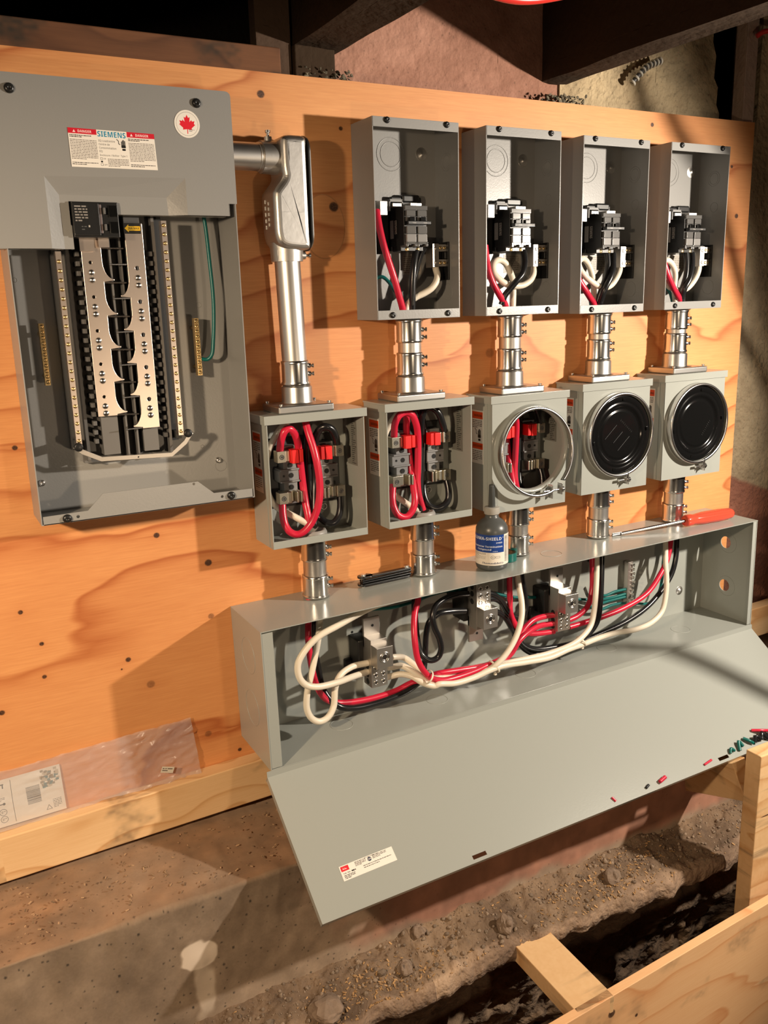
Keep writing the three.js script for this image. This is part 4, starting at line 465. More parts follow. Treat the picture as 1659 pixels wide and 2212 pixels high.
  scrap('wire_scrap', 'twisted black wire scraps at the right end of the cover', M.wblack, [[1.106, 0.268, 0.005], [1.115, 0.257, 0.012], [1.127, 0.268, 0.007], [1.135, 0.256, 0.012], [1.148, 0.27, 0.005], [1.16, 0.262, 0.008]], 0.0055); scrap('wire_scrap', 'bright red wire scrap lying on the black scraps', M.red, [[1.122, 0.24, 0.004], [1.14, 0.25, 0.012], [1.165, 0.258, 0.012]], 0.0035);
  scrap('wire_scrap', 'short red stub of wire midway along the cover edge', M.red, [[0.803, 0.271, 0.0055], [0.823, 0.266, 0.0055]], 0.0042); scrap('wire_scrap', 'tiny black scrap left of the red stub', M.wblack, [[0.764, 0.272, 0.003], [0.774, 0.268, 0.003]], 0.0028); scrap('wire_scrap', 'dark red sliver left of the right slot', M.red, [[0.94, 0.272, 0.003], [0.965, 0.268, 0.003]], 0.0025); scrap('wire_scrap', 'tiny upright red sliver near the middle of the cover edge', M.red, [[0.673, 0.264, 0.003], [0.677, 0.274, 0.002]], 0.0025);
}
// ---------------------------------------------------------------- lug blocks and ground bar in the trough
function lugBlock(label, x, y, up) {   // x, y: centre of the body; up: tab above, big lug at the tab end
  const P = thing('lug_block', label, 'lug block', [x, y, 0], 'aluminium lug blocks in the trough', true); const s = up ? 1 : -1; const bb = (a, b, c, e, f, g, r) => RB(a, b, Math.min(s * c, s * e), Math.max(s * c, s * e), f, g, r);
  part(P, 'insulator', [bb(-0.03, 0.012, -0.03, 0.035, 0.0022, 0.05, 0.004), bb(-0.045, 0.03, -0.055, -0.018, 0.0022, 0.014, 0.003)], M.black);
  part(P, 'tab', [bb(-0.019, 0.019, 0.02, 0.084, 0.05, 0.056, 0.0006)], M.alu); part(P, 'body', [bb(-0.019, 0.019, -0.062, 0.045, 0.05, 0.086, 0.0008), bb(-0.0185, 0.0195, -0.01, 0.036, 0.08, 0.112, 0.0008)], M.alu);
  part(P, 'main_screw', [TOR(0.0105, 0.0018, [0, s * 0.014, 0.112]), TOR(0.0068, 0.0014, [0, s * 0.014, 0.1118]), C([0, s * 0.014, 0.1112], [0, s * 0.014, 0.1122], 0.0055, 0.0055, 6)], M.steel); part(P, 'tab_hole', C([0.002, s * 0.066, 0.0555], [0.002, s * 0.066, 0.0566], 0.003, 0.003, 14), M.black);
  for (const yy of [-0.018, -0.034, -0.051]) for (const xx of [-0.009, 0.009]) part(P, 'lug_screw', [TOR(0.0046, 0.001, [xx, s * yy, 0.0862]), C([xx, s * yy, 0.0858], [xx, s * yy, 0.0866], 0.0028, 0.0028, 6)], M.steel);
  part(P, 'wire_hole', [-0.018, -0.036, -0.052].map((yy) => C([-0.0196, s * yy, 0.068], [-0.0186, s * yy, 0.068], 0.0065, 0.0065, 16)), M.black); return P;
}
lugBlock('bare metal lug block at the left of the trough holding white wires', 0.047, 0.775, true); lugBlock('upside down metal lug block in the middle of the trough holding black wires', 0.3145, 0.832, false); lugBlock('metal lug block right of the middle of the trough holding red wires', 0.546, 0.795, true);
{ const P = thing('ground_bar', 'slim metal ground bar with a row of screws holding green wires', 'ground bar', [0.812, 0.725, 0], null, true); part(P, 'bar', RB(-0.008, 0.008, 0, 0.118, 0.012, 0.026, 0.0008), M.alu); part(P, 'foot', [C([0, 0.01, 0.0022], [0, 0.01, 0.012], 0.004), C([0, 0.108, 0.0022], [0, 0.108, 0.012], 0.004)], M.steel); for (let i = 0; i < 10; i++) part(P, 'terminal_screw', [hexBolt([0.004, 0.009 + i * 0.0112, 0.026], [0.5, 0, 0.86], 0.0038, 0.003, 0.004 + 0.003 * hash(i, 5))], M.zinc); }

// ---------------------------------------------------------------- wires
const R1 = 0.0067;
const wire = (name, label, m, pts, r = R1, g) => solo(name, label, 'wire', T(pts, r, pts.length * 8, 12), m, g);
const g1 = 'wires in the trough';
wire('white_wire', 'white wire making a wide loop at the far left of the trough', M.white, [[0.1552, 0.9111, 0.05], [0.1111, 0.9009, 0.08], [0.0159, 0.9021, 0.11], [-0.0623, 0.8866, 0.125], [-0.1084, 0.8743, 0.13], [-0.1357, 0.8546, 0.13], [-0.1543, 0.8272, 0.13], [-0.1528, 0.799, 0.13], [-0.1397, 0.7798, 0.13], [-0.1178, 0.7703, 0.13], [-0.0688, 0.7627, 0.118], [-0.0189, 0.7552, 0.095], [0.028, 0.7443, 0.068]], R1, g1);
wire('white_wire', 'white wire hanging in a deep loop below the leftmost conduit', M.white, [[-0.0679, 0.9294, 0.05], [-0.0818, 0.8903, 0.08], [-0.0956, 0.8593, 0.1], [-0.1162, 0.8036, 0.112], [-0.1313, 0.7575, 0.115], [-0.1343, 0.7213, 0.115], [-0.1251, 0.6981, 0.115], [-0.109, 0.6865, 0.115], [-0.0885, 0.6891, 0.112], [-0.0721, 0.7054, 0.106], [-0.0631, 0.7448, 0.1], [-0.0476, 0.7631, 0.092], [-0.0152, 0.7698, 0.08], [0.031, 0.7642, 0.068]], R1, g1);
wire('red_wire', 'red wire sweeping from the leftmost conduit along the trough to the red lug block', M.red, [[-0.0896, 0.9286, 0.05], [-0.0983, 0.8833, 0.06], [-0.1046, 0.847, 0.07], [-0.1033, 0.795, 0.075], [-0.0941, 0.7468, 0.075], [-0.0743, 0.7101, 0.07], [-0.0466, 0.6912, 0.065], [-0.0202, 0.6844, 0.065], [0.0387, 0.6791, 0.065], [0.0973, 0.682, 0.065], [0.1378, 0.6942, 0.07], [0.1588, 0.6955, 0.075], [0.1815, 0.7093, 0.09], [0.2403, 0.7073, 0.095], [0.3015, 0.7019, 0.095], [0.3328, 0.7026, 0.095], [0.3721, 0.711, 0.092], [0.4044, 0.7397, 0.088], [0.4306, 0.7601, 0.082], [0.4599, 0.7731, 0.076], [0.5011, 0.7734, 0.07], [0.5371, 0.7691, 0.068]], R1, g1);
wire('black_wire', 'black wire dropping from the leftmost conduit and climbing to the middle lug block', M.wblack, [[-0.0761, 0.9231, 0.04], [-0.0815, 0.875, 0.045], [-0.0842, 0.8253, 0.05], [-0.0796, 0.7693, 0.055], [-0.0732, 0.7272, 0.06], [-0.0637, 0.7052, 0.07], [-0.0429, 0.6847, 0.075], [-0.0146, 0.6761, 0.08], [0.0305, 0.6731, 0.08], [0.0887, 0.6769, 0.08], [0.1347, 0.6857, 0.075], [0.1657, 0.6948, 0.06], [0.1797, 0.7217, 0.05], [0.1796, 0.7642, 0.055], [0.1796, 0.7972, 0.06], [0.1856, 0.8241, 0.065], [0.206, 0.8391, 0.07], [0.2356, 0.8387, 0.07], [0.277, 0.8313, 0.068]], R1, g1);
wire('black_wire', 'black wire twisting in a narrow teardrop loop left of the middle lug block', M.wblack, [[0.1693, 0.9132, 0.04], [0.157, 0.869, 0.05], [0.1554, 0.8271, 0.055], [0.1545, 0.7822, 0.065], [0.1576, 0.7562, 0.075], [0.173, 0.7429, 0.085], [0.1907, 0.7466, 0.088], [0.1983, 0.7634, 0.09], [0.195, 0.7885, 0.09], [0.1834, 0.8188, 0.088], [0.1809, 0.8424, 0.085], [0.1928, 0.8623, 0.08], [0.2211, 0.8724, 0.074], [0.2534, 0.8739, 0.07], [0.2849, 0.8699, 0.068]], R1, g1);
wire('red_wire', 'red wire dropping from the second conduit and crossing to the red lug block', M.red, [[0.1693, 0.9159, 0.05], [0.1537, 0.88, 0.07], [0.1373, 0.862, 0.085], [0.1254, 0.835, 0.1], [0.1211, 0.805, 0.11], [0.1243, 0.7673, 0.115], [0.1384, 0.7369, 0.118], [0.157, 0.7171, 0.118], [0.1877, 0.704, 0.115], [0.224, 0.7007, 0.112], [0.2757, 0.7034, 0.11], [0.3105, 0.7081, 0.108], [0.3466, 0.7054, 0.105], [0.378, 0.7179, 0.102], [0.4049, 0.743, 0.098], [0.4425, 0.7549, 0.088], [0.4825, 0.7554, 0.076], [0.5319, 0.7485, 0.068]], R1, g1);
wire('red_wire', 'short red wire from the third conduit into the bottom of the red lug block', M.red, [[0.4145, 0.9147, 0.045], [0.4114, 0.884, 0.05], [0.4094, 0.8328, 0.055], [0.4073, 0.7999, 0.06], [0.414, 0.7765, 0.064], [0.4276, 0.7561, 0.068], [0.4484, 0.7417, 0.07], [0.4885, 0.7328, 0.069], [0.5309, 0.7282, 0.068]], R1, g1);
wire('white_wire', 'white wire from the top of the left lug block rising to the third conduit', M.white, [[0.0839, 0.7639, 0.068], [0.0979, 0.762, 0.068], [0.1144, 0.7583, 0.072], [0.1278, 0.7467, 0.085], [0.1406, 0.732, 0.095], [0.1612, 0.7113, 0.1], [0.2021, 0.7003, 0.1], [0.2557, 0.6915, 0.102], [0.3029, 0.6999, 0.115], [0.319, 0.7124, 0.125], [0.3501, 0.7348, 0.125], [0.3815, 0.7664, 0.118], [0.4056, 0.8028, 0.105], [0.4168, 0.8302, 0.09], [0.4212, 0.8594, 0.075], [0.4269, 0.8839, 0.06], [0.4292, 0.9168, 0.05]], R1, g1);
wire('white_wire', 'white wire from the middle of the left lug block rising to the fourth conduit', M.white, [[0.0763, 0.7422, 0.068], [0.0891, 0.7419, 0.07], [0.1035, 0.7444, 0.078], [0.117, 0.7376, 0.095], [0.1326, 0.7235, 0.108], [0.1484, 0.7106, 0.113], [0.178, 0.7031, 0.115], [0.224, 0.6951, 0.112], [0.2743, 0.6949, 0.112], [0.3185, 0.7031, 0.115], [0.3446, 0.705, 0.115], [0.4152, 0.6995, 0.11], [0.486, 0.6967, 0.108], [0.552, 0.7064, 0.112], [0.5876, 0.7188, 0.108], [0.6172, 0.7369, 0.1], [0.6351, 0.7653, 0.09], [0.6477, 0.8005, 0.08], [0.6628, 0.8477, 0.065], [0.6703, 0.887, 0.055], [0.674, 0.9182, 0.048]], R1, g1);
wire('white_wire', 'longest white wire running along the trough floor to the rightmost conduit', M.white, [[0.0733, 0.7209, 0.068], [0.0862, 0.7214, 0.07], [0.1018, 0.7257, 0.08], [0.1185, 0.7238, 0.1], [0.1358, 0.7112, 0.118], [0.16, 0.7014, 0.125], [0.1674, 0.7048, 0.128], [0.2099, 0.6957, 0.126], [0.2603, 0.6965, 0.125], [0.3061, 0.704, 0.125], [0.338, 0.7052, 0.124], [0.4075, 0.6967, 0.12], [0.478, 0.6914, 0.118], [0.5368, 0.6974, 0.115], [0.5865, 0.6981, 0.11], [0.6408, 0.7008, 0.105], [0.6947, 0.7005, 0.102], [0.7671, 0.6942, 0.1], [0.8259, 0.7001, 0.095], [0.8629, 0.7196, 0.09], [0.8788, 0.755, 0.085], [0.887, 0.7971, 0.078], [0.8911, 0.8362, 0.068], [0.9017, 0.8793, 0.055], [0.9042, 0.9004, 0.05]], R1, g1);
wire('black_wire', 'black wire arching from the middle lug block up to the third conduit', M.wblack, [[0.3206, 0.8649, 0.068], [0.3533, 0.8548, 0.066], [0.3801, 0.8336, 0.062], [0.402, 0.8027, 0.058], [0.4207, 0.7839, 0.055], [0.4396, 0.7756, 0.052], [0.4549, 0.7825, 0.05], [0.4618, 0.7994, 0.048], [0.4596, 0.832, 0.045], [0.4507, 0.8756, 0.045], [0.4456, 0.913, 0.046]], R1, g1);
wire('black_wire', 'black wire from the middle lug block running right to the rightmost conduit', M.wblack, [[0.3232, 0.8227, 0.068], [0.3599, 0.8131, 0.068], [0.3895, 0.7908, 0.064], [0.4117, 0.7592, 0.06], [0.4279, 0.7358, 0.057], [0.452, 0.706, 0.055], [0.4862, 0.6887, 0.055], [0.5416, 0.6822, 0.058], [0.5956, 0.6808, 0.062], [0.6256, 0.6839, 0.066], [0.6729, 0.6917, 0.07], [0.7599, 0.7058, 0.07], [0.835, 0.7292, 0.066], [0.8911, 0.7627, 0.06], [0.928, 0.7978, 0.055], [0.9458, 0.8367, 0.05], [0.9505, 0.8837, 0.046], [0.9503, 0.9045, 0.045]], R1, g1);
wire('black_wire', 'black wire dipping low behind the whites and rising to the fourth conduit', M.wblack, [[0.3258, 0.8482, 0.068], [0.3641, 0.8402, 0.062], [0.3914, 0.8175, 0.054], [0.411, 0.7831, 0.046], [0.4281, 0.7451, 0.042], [0.4537, 0.6987, 0.042], [0.4849, 0.6748, 0.046], [0.5298, 0.6691, 0.055], [0.5778, 0.6824, 0.075], [0.6019, 0.697, 0.085], [0.6338, 0.7151, 0.086], [0.6552, 0.7369, 0.082], [0.671, 0.78, 0.072], [0.6834, 0.829, 0.06], [0.6919, 0.8848, 0.05], [0.6945, 0.9177, 0.045]], R1, g1);
wire('red_wire', 'short red wire from the red lug block up to the fourth conduit', M.red, [[0.5753, 0.7475, 0.068], [0.6048, 0.7537, 0.068], [0.6361, 0.7714, 0.066], [0.6536, 0.8072, 0.06], [0.6583, 0.8458, 0.055], [0.6597, 0.8848, 0.05], [0.6596, 0.9189, 0.046]], R1, g1);
wire('red_wire', 'long red wire rising from the red lug block to the rightmost conduit', M.red, [[0.5774, 0.7294, 0.068], [0.6205, 0.732, 0.07], [0.6709, 0.7366, 0.074], [0.752, 0.7487, 0.076], [0.8246, 0.7707, 0.074], [0.8724, 0.8083, 0.068], [0.9045, 0.8433, 0.06], [0.9216, 0.8811, 0.052], [0.9296, 0.9017, 0.046]], R1, g1);
const RG = 0.0036;
wire('green_wire', 'uppermost green wire ending at the ground bar', M.green, [[0.6976, 0.8099, 0.03], [0.7093, 0.7815, 0.026], [0.7311, 0.7672, 0.022], [0.7685, 0.77, 0.02], [0.8139, 0.7695, 0.02]], RG, g1); wire('green_wire', 'second green wire from the top at the ground bar', M.green, [[0.6781, 0.7774, 0.03], [0.7039, 0.7639, 0.025], [0.7512, 0.7562, 0.02], [0.8145, 0.7576, 0.02]], RG, g1); wire('green_wire', 'third green wire from the top at the ground bar', M.green, [[0.675, 0.7668, 0.03], [0.7044, 0.7511, 0.025], [0.7515, 0.749, 0.02], [0.8149, 0.7494, 0.02]], RG, g1); wire('green_wire', 'lowest green wire ending at the foot of the ground bar', M.green, [[0.6697, 0.7706, 0.03], [0.6818, 0.7477, 0.027], [0.7095, 0.7328, 0.024], [0.7629, 0.7353, 0.02], [0.8158, 0.7307, 0.02]], RG, g1);
wire('green_wire', 'green wire from the ground bar rising beside the rightmost conduit wires', M.green, [[0.8422, 0.7226, 0.02], [0.8912, 0.7171, 0.022], [0.9139, 0.7434, 0.028], [0.9169, 0.7796, 0.034], [0.9115, 0.8256, 0.04], [0.9131, 0.8661, 0.042]], RG, g1); wire('green_wire', 'green wire running along the top of the trough behind the middle lug block', M.green, [[0.0639, 0.8619, 0.02], [0.121, 0.8559, 0.02], [0.1717, 0.8588, 0.02], [0.2175, 0.8646, 0.018], [0.2581, 0.8662, 0.016], [0.3102, 0.8595, 0.015], [0.3708, 0.8436, 0.015], [0.4511, 0.8145, 0.015], [0.549, 0.7957, 0.015], [0.6763, 0.7683, 0.03]], RG, g1);
function cableTie(label, c, ax, r) { const o = thing('cable_tie', label, 'cable tie', c, 'cable ties on the trough wires'); const g = new THREE.TorusGeometry(r * 0.8, 0.0011, 8, 30); g.scale(1, 1, 2.2); g.applyQuaternion(new THREE.Quaternion().setFromUnitVectors(new THREE.Vector3(0, 0, 1), V(ax).normalize())); g.translate(...c); part(o, 'band', g, M.tie); part(o, 'head', RB(c[0] - 0.003, c[0] + 0.003, c[1] - r * 0.8 - 0.003, c[1] - r * 0.8 + 0.003, c[2] + 0.001, c[2] + 0.007, 0.001), M.tie); }
cableTie('clear cable tie around red and white wires below the second conduit', [0.1464, 0.723, 0.118], [0.8, -0.6, 0], 0.019); cableTie('clear cable tie gathering wires below the third conduit', [0.3224, 0.7044, 0.115], [0.85, 0.5, 0], 0.02); cableTie('clear cable tie gathering wires below the fourth conduit', [0.5842, 0.7036, 0.105], [0.8, 0.55, 0], 0.018);

const g2 = 'wires inside the meter boxes';
wire('red_wire', 'red wire arching over the upper left jaw of the leftmost meter box', M.red, [[-0.1323, 1.231, 0.042], [-0.1326, 1.256, 0.055], [-0.1269, 1.272, 0.06], [-0.1184, 1.276, 0.06], [-0.1075, 1.268, 0.056], [-0.098, 1.252, 0.048], [-0.0916, 1.229, 0.04], [-0.0873, 1.204, 0.034], [-0.0833, 1.172, 0.03], [-0.0812, 1.144, 0.03], [-0.0805, 1.117, 0.035], [-0.0802, 1.098, 0.042], [-0.0802, 1.077, 0.046]], 0.0072, g2);
wire('red_wire', 'long red wire looping low in front inside the leftmost meter box', M.red, [[-0.0795, 1.297, 0.05], [-0.0803, 1.283, 0.055], [-0.079, 1.262, 0.064], [-0.0753, 1.239, 0.072], [-0.0723, 1.214, 0.078], [-0.069, 1.185, 0.08], [-0.0682, 1.158, 0.08], [-0.0708, 1.134, 0.08], [-0.076, 1.113, 0.078], [-0.0869, 1.089, 0.074], [-0.1032, 1.072, 0.07], [-0.116, 1.068, 0.066], [-0.1281, 1.074, 0.062], [-0.1347, 1.087, 0.056], [-0.1361, 1.105, 0.05], [-0.133, 1.127, 0.042]], 0.0072, g2);
wire('black_wire', 'black wire arching over the upper right jaw of the leftmost meter box', M.wblack, [[-0.0091, 1.23, 0.042], [-0.0167, 1.25, 0.052], [-0.0266, 1.266, 0.056], [-0.0378, 1.272, 0.056], [-0.0468, 1.269, 0.05], [-0.0532, 1.256, 0.042], [-0.0529, 1.238, 0.034], [-0.0508, 1.201, 0.024], [-0.0527, 1.16, 0.022], [-0.059, 1.121, 0.03], [-0.0675, 1.076, 0.042]], 0.0072, g2);
wire('black_wire', 'black wire looping below the lower right jaw of the leftmost meter box', M.wblack, [[-0.0069, 1.128, 0.042], [-0.0116, 1.104, 0.05], [-0.0186, 1.086, 0.053], [-0.0311, 1.076, 0.053], [-0.0435, 1.078, 0.048], [-0.0541, 1.089, 0.04], [-0.0593, 1.101, 0.03], [-0.0647, 1.127, 0.022], [-0.065, 1.175, 0.02], [-0.0672, 1.243, 0.025], [-0.0742, 1.288, 0.04]], 0.0072, g2);
wire('white_wire', 'white wire passing behind the left jaws of the leftmost meter box', M.white, [[-0.0935, 1.296, 0.03], [-0.113, 1.28, 0.024], [-0.134, 1.253, 0.02], [-0.1474, 1.227, 0.018], [-0.1548, 1.185, 0.016], [-0.1501, 1.14, 0.018], [-0.1356, 1.116, 0.024], [-0.1121, 1.1, 0.034], [-0.078, 1.077, 0.046]], 0.0066, g2);
const m2 = [
  ['red_wire', 'red wire arching over the upper left jaw', M.red, [[0.1211, 1.236, 0.042], [0.1168, 1.263, 0.055], [0.1241, 1.28, 0.06], [0.1404, 1.286, 0.06], [0.1563, 1.278, 0.058], [0.1673, 1.259, 0.054], [0.1744, 1.236, 0.048], [0.1768, 1.202, 0.044], [0.1764, 1.161, 0.042], [0.175, 1.134, 0.042], [0.176, 1.107, 0.044], [0.1849, 1.071, 0.046]]],
  ['red_wire', 'red wire looping under the lower left jaw', M.red, [[0.1524, 1.302, 0.04], [0.155, 1.282, 0.036], [0.1581, 1.236, 0.03], [0.1644, 1.201, 0.026], [0.1664, 1.174, 0.028], [0.1649, 1.148, 0.036], [0.1604, 1.124, 0.05], [0.1574, 1.102, 0.06], [0.1504, 1.082, 0.064], [0.136, 1.069, 0.066], [0.1253, 1.068, 0.066], [0.1131, 1.075, 0.064], [0.1068, 1.092, 0.058], [0.1088, 1.11, 0.05], [0.1159, 1.135, 0.042]]],
  ['black_wire', 'black wire arching high over the upper right jaw', M.wblack, [[0.2453, 1.229, 0.042], [0.233, 1.254, 0.052], [0.2206, 1.278, 0.055], [0.2072, 1.289, 0.052], [0.1955, 1.286, 0.046], [0.1898, 1.266, 0.04], [0.1915, 1.226, 0.034], [0.1885, 1.159, 0.034], [0.1822, 1.106, 0.04], [0.1779, 1.07, 0.046]]],
  ['black_wire', 'black wire looping below the lower right jaw', M.wblack, [[0.248, 1.129, 0.042], [0.2481, 1.106, 0.05], [0.244, 1.086, 0.053], [0.2314, 1.075, 0.053], [0.2169, 1.071, 0.048], [0.2033, 1.078, 0.042], [0.1967, 1.096, 0.034], [0.1984, 1.122, 0.026], [0.2045, 1.182, 0.02], [0.2047, 1.25, 0.022], [0.1795, 1.3, 0.04]]],
  ['white_wire', 'white wire passing behind the left jaws', M.white, [[0.1558, 1.297, 0.034], [0.1331, 1.274, 0.028], [0.121, 1.256, 0.022], [0.112, 1.234, 0.018], [0.1088, 1.192, 0.016], [0.1148, 1.131, 0.018], [0.1309, 1.106, 0.026], [0.1474, 1.091, 0.034], [0.1771, 1.068, 0.046]]]];
for (const [n, l, m, p] of m2) { const o = wire(n, l + ' of the second meter box', m, p, n === 'white_wire' ? 0.0066 : 0.0072, g2); copy(o, l + ', seen through the empty steel ring', [MX[2] - MX[1], MY[2] - MY[1], 0]); }
const g3 = 'wires inside the breaker boxes';
wire('red_wire', 'red wire slanting down inside the leftmost breaker box', M.red, [[0.0965, 1.678, 0.04], [0.0955, 1.666, 0.045], [0.0957, 1.643, 0.052], [0.0998, 1.613, 0.058], [0.1063, 1.59, 0.06], [0.1192, 1.554, 0.06], [0.1306, 1.524, 0.056], [0.1432, 1.493, 0.05], [0.148, 1.478, 0.046]], R1, g3);
wire('black_wire', 'black wire dropping straight inside the leftmost breaker box', M.wblack, [[0.1816, 1.606, 0.046], [0.1753, 1.594, 0.05], [0.1689, 1.572, 0.054], [0.1661, 1.548, 0.054], [0.1659, 1.518, 0.052], [0.167, 1.481, 0.048]], R1, g3); wire('black_wire', 'second black wire behind the first in the leftmost breaker box', M.wblack, [[0.1992, 1.61, 0.046], [0.1938, 1.597, 0.04], [0.188, 1.573, 0.034], [0.1813, 1.549, 0.032], [0.1738, 1.518, 0.036], [0.1679, 1.481, 0.042]], R1, g3);
wire('white_wire', 'white wire curving from the neutral block in the leftmost breaker box', M.white, [[0.2283, 1.577, 0.04], [0.2265, 1.567, 0.045], [0.2266, 1.555, 0.05], [0.2205, 1.542, 0.054], [0.2098, 1.53, 0.054], [0.195, 1.521, 0.05], [0.1772, 1.513, 0.045], [0.1599, 1.5, 0.044], [0.153, 1.481, 0.045]], R1, g3);
wire('green_wire', 'green wire bending at the lower left of the leftmost breaker box', M.green, [[0.1024, 1.548, 0.01], [0.1091, 1.554, 0.014], [0.1172, 1.554, 0.02], [0.1262, 1.546, 0.024], [0.134, 1.532, 0.03], [0.1428, 1.517, 0.034], [0.1478, 1.482, 0.044]], RG, g3);
wire('red_wire', 'red wire slanting down inside the second breaker box', M.red, [[0.3451, 1.614, 0.048], [0.3467, 1.584, 0.052], [0.3483, 1.563, 0.056], [0.3588, 1.537, 0.058], [0.3754, 1.515, 0.056], [0.3951, 1.494, 0.05], [0.4021, 1.482, 0.047]], R1, g3); wire('black_wire', 'black wire curving down across the whites in the second breaker box', M.wblack, [[0.4451, 1.603, 0.048], [0.443, 1.59, 0.054], [0.4393, 1.577, 0.06], [0.4288, 1.556, 0.066], [0.4136, 1.541, 0.066], [0.3998, 1.524, 0.06], [0.3914, 1.512, 0.055], [0.386, 1.493, 0.05]], R1, g3);
wire('white_wire', 'white wire coiled in a full ring inside the second breaker box', M.white, [[0.4801, 1.575, 0.04], [0.477, 1.566, 0.043], [0.4733, 1.555, 0.046], [0.4616, 1.542, 0.05], [0.4429, 1.533, 0.052], [0.4242, 1.531, 0.052], [0.4011, 1.534, 0.052], [0.3827, 1.544, 0.05], [0.3707, 1.557, 0.046], [0.3702, 1.572, 0.042], [0.3799, 1.583, 0.038], [0.3957, 1.585, 0.034], [0.411, 1.577, 0.032], [0.4196, 1.563, 0.033], [0.4253, 1.546, 0.036], [0.4243, 1.524, 0.04], [0.4198, 1.485, 0.045]], R1, g3);
wire('red_wire', 'red wire at the lower left of the third breaker box', M.red, [[0.5845, 1.561, 0.052], [0.5964, 1.536, 0.056], [0.6107, 1.519, 0.057], [0.6271, 1.503, 0.054], [0.6429, 1.489, 0.05], [0.6512, 1.474, 0.047]], R1, g3); wire('black_wire', 'left black wire bending down in the third breaker box', M.wblack, [[0.6805, 1.597, 0.048], [0.6809, 1.585, 0.05], [0.6805, 1.571, 0.052], [0.6738, 1.548, 0.054], [0.663, 1.523, 0.054], [0.6563, 1.493, 0.048], [0.6554, 1.475, 0.046]], R1, g3); wire('black_wire', 'glossy right black wire bending down in the third breaker box', M.wblack, [[0.6991, 1.597, 0.048], [0.6916, 1.579, 0.056], [0.6859, 1.563, 0.062], [0.6746, 1.544, 0.066], [0.6616, 1.52, 0.064], [0.6592, 1.492, 0.054], [0.662, 1.475, 0.048]], R1, g3);
wire('white_wire', 'white wire looping behind the left edge in the third breaker box', M.white, [[0.7276, 1.569, 0.04], [0.7235, 1.56, 0.043], [0.7101, 1.544, 0.048], [0.6935, 1.529, 0.05], [0.6802, 1.524, 0.05], [0.6564, 1.527, 0.05], [0.6328, 1.538, 0.05], [0.6176, 1.549, 0.048], [0.6059, 1.564, 0.044], [0.604, 1.579, 0.04], [0.6186, 1.588, 0.036], [0.6347, 1.58, 0.033], [0.647, 1.561, 0.033], [0.6523, 1.536, 0.036], [0.6513, 1.512, 0.04], [0.6495, 1.477, 0.045]], R1, g3); wire('green_wire', 'dark green wire behind the red wire in the third breaker box', M.green, [[0.6261, 1.544, 0.012], [0.6364, 1.531, 0.016], [0.645, 1.518, 0.02], [0.6468, 1.503, 0.03], [0.6456, 1.477, 0.04]], RG, g3);
wire('red_wire', 'red wire slanting down inside the rightmost breaker box', M.red, [[0.8454, 1.597, 0.052], [0.8541, 1.568, 0.056], [0.8625, 1.548, 0.058], [0.8821, 1.52, 0.057], [0.911, 1.493, 0.051], [0.9243, 1.473, 0.047]], R1, g3); wire('black_wire', 'left black wire in the rightmost breaker box', M.wblack, [[0.929, 1.599, 0.048], [0.9286, 1.571, 0.052], [0.9259, 1.549, 0.054], [0.9193, 1.528, 0.054], [0.9149, 1.506, 0.05], [0.9159, 1.473, 0.046]], R1, g3); wire('black_wire', 'right black wire in the rightmost breaker box', M.wblack, [[0.9498, 1.599, 0.048], [0.94, 1.564, 0.058], [0.9287, 1.538, 0.062], [0.9174, 1.518, 0.06], [0.9167, 1.499, 0.054], [0.9213, 1.473, 0.048]], R1, g3);
wire('white_wire', 'white wire curving from the neutral block in the rightmost breaker box', M.white, [[0.9816, 1.575, 0.04], [0.9801, 1.565, 0.043], [0.9703, 1.548, 0.047], [0.9551, 1.53, 0.048], [0.9393, 1.517, 0.046], [0.9208, 1.513, 0.044], [0.8886, 1.52, 0.042], [0.8652, 1.54, 0.04], [0.8607, 1.572, 0.037], [0.8796, 1.584, 0.034], [0.899, 1.576, 0.032], [0.9104, 1.559, 0.033], [0.9105, 1.539, 0.036], [0.9041, 1.516, 0.04], [0.9075, 1.473, 0.045]], R1, g3); wire('green_wire', 'short green wire at the lower left of the rightmost breaker box', M.green, [[0.8951, 1.527, 0.012], [0.9007, 1.521, 0.016], [0.9065, 1.511, 0.022], [0.9056, 1.497, 0.03], [0.9033, 1.473, 0.04]], RG, g3);
wire('green_wire', 'green wire hanging down the right side inside the breaker panel', M.green, [[-0.2466, 1.666, 0.03], [-0.2438, 1.648, 0.03], [-0.2414, 1.589, 0.032], [-0.24, 1.516, 0.034], [-0.245, 1.451, 0.034], [-0.2509, 1.42, 0.034], [-0.258, 1.413, 0.03], [-0.2704, 1.415, 0.026]], 0.0034);

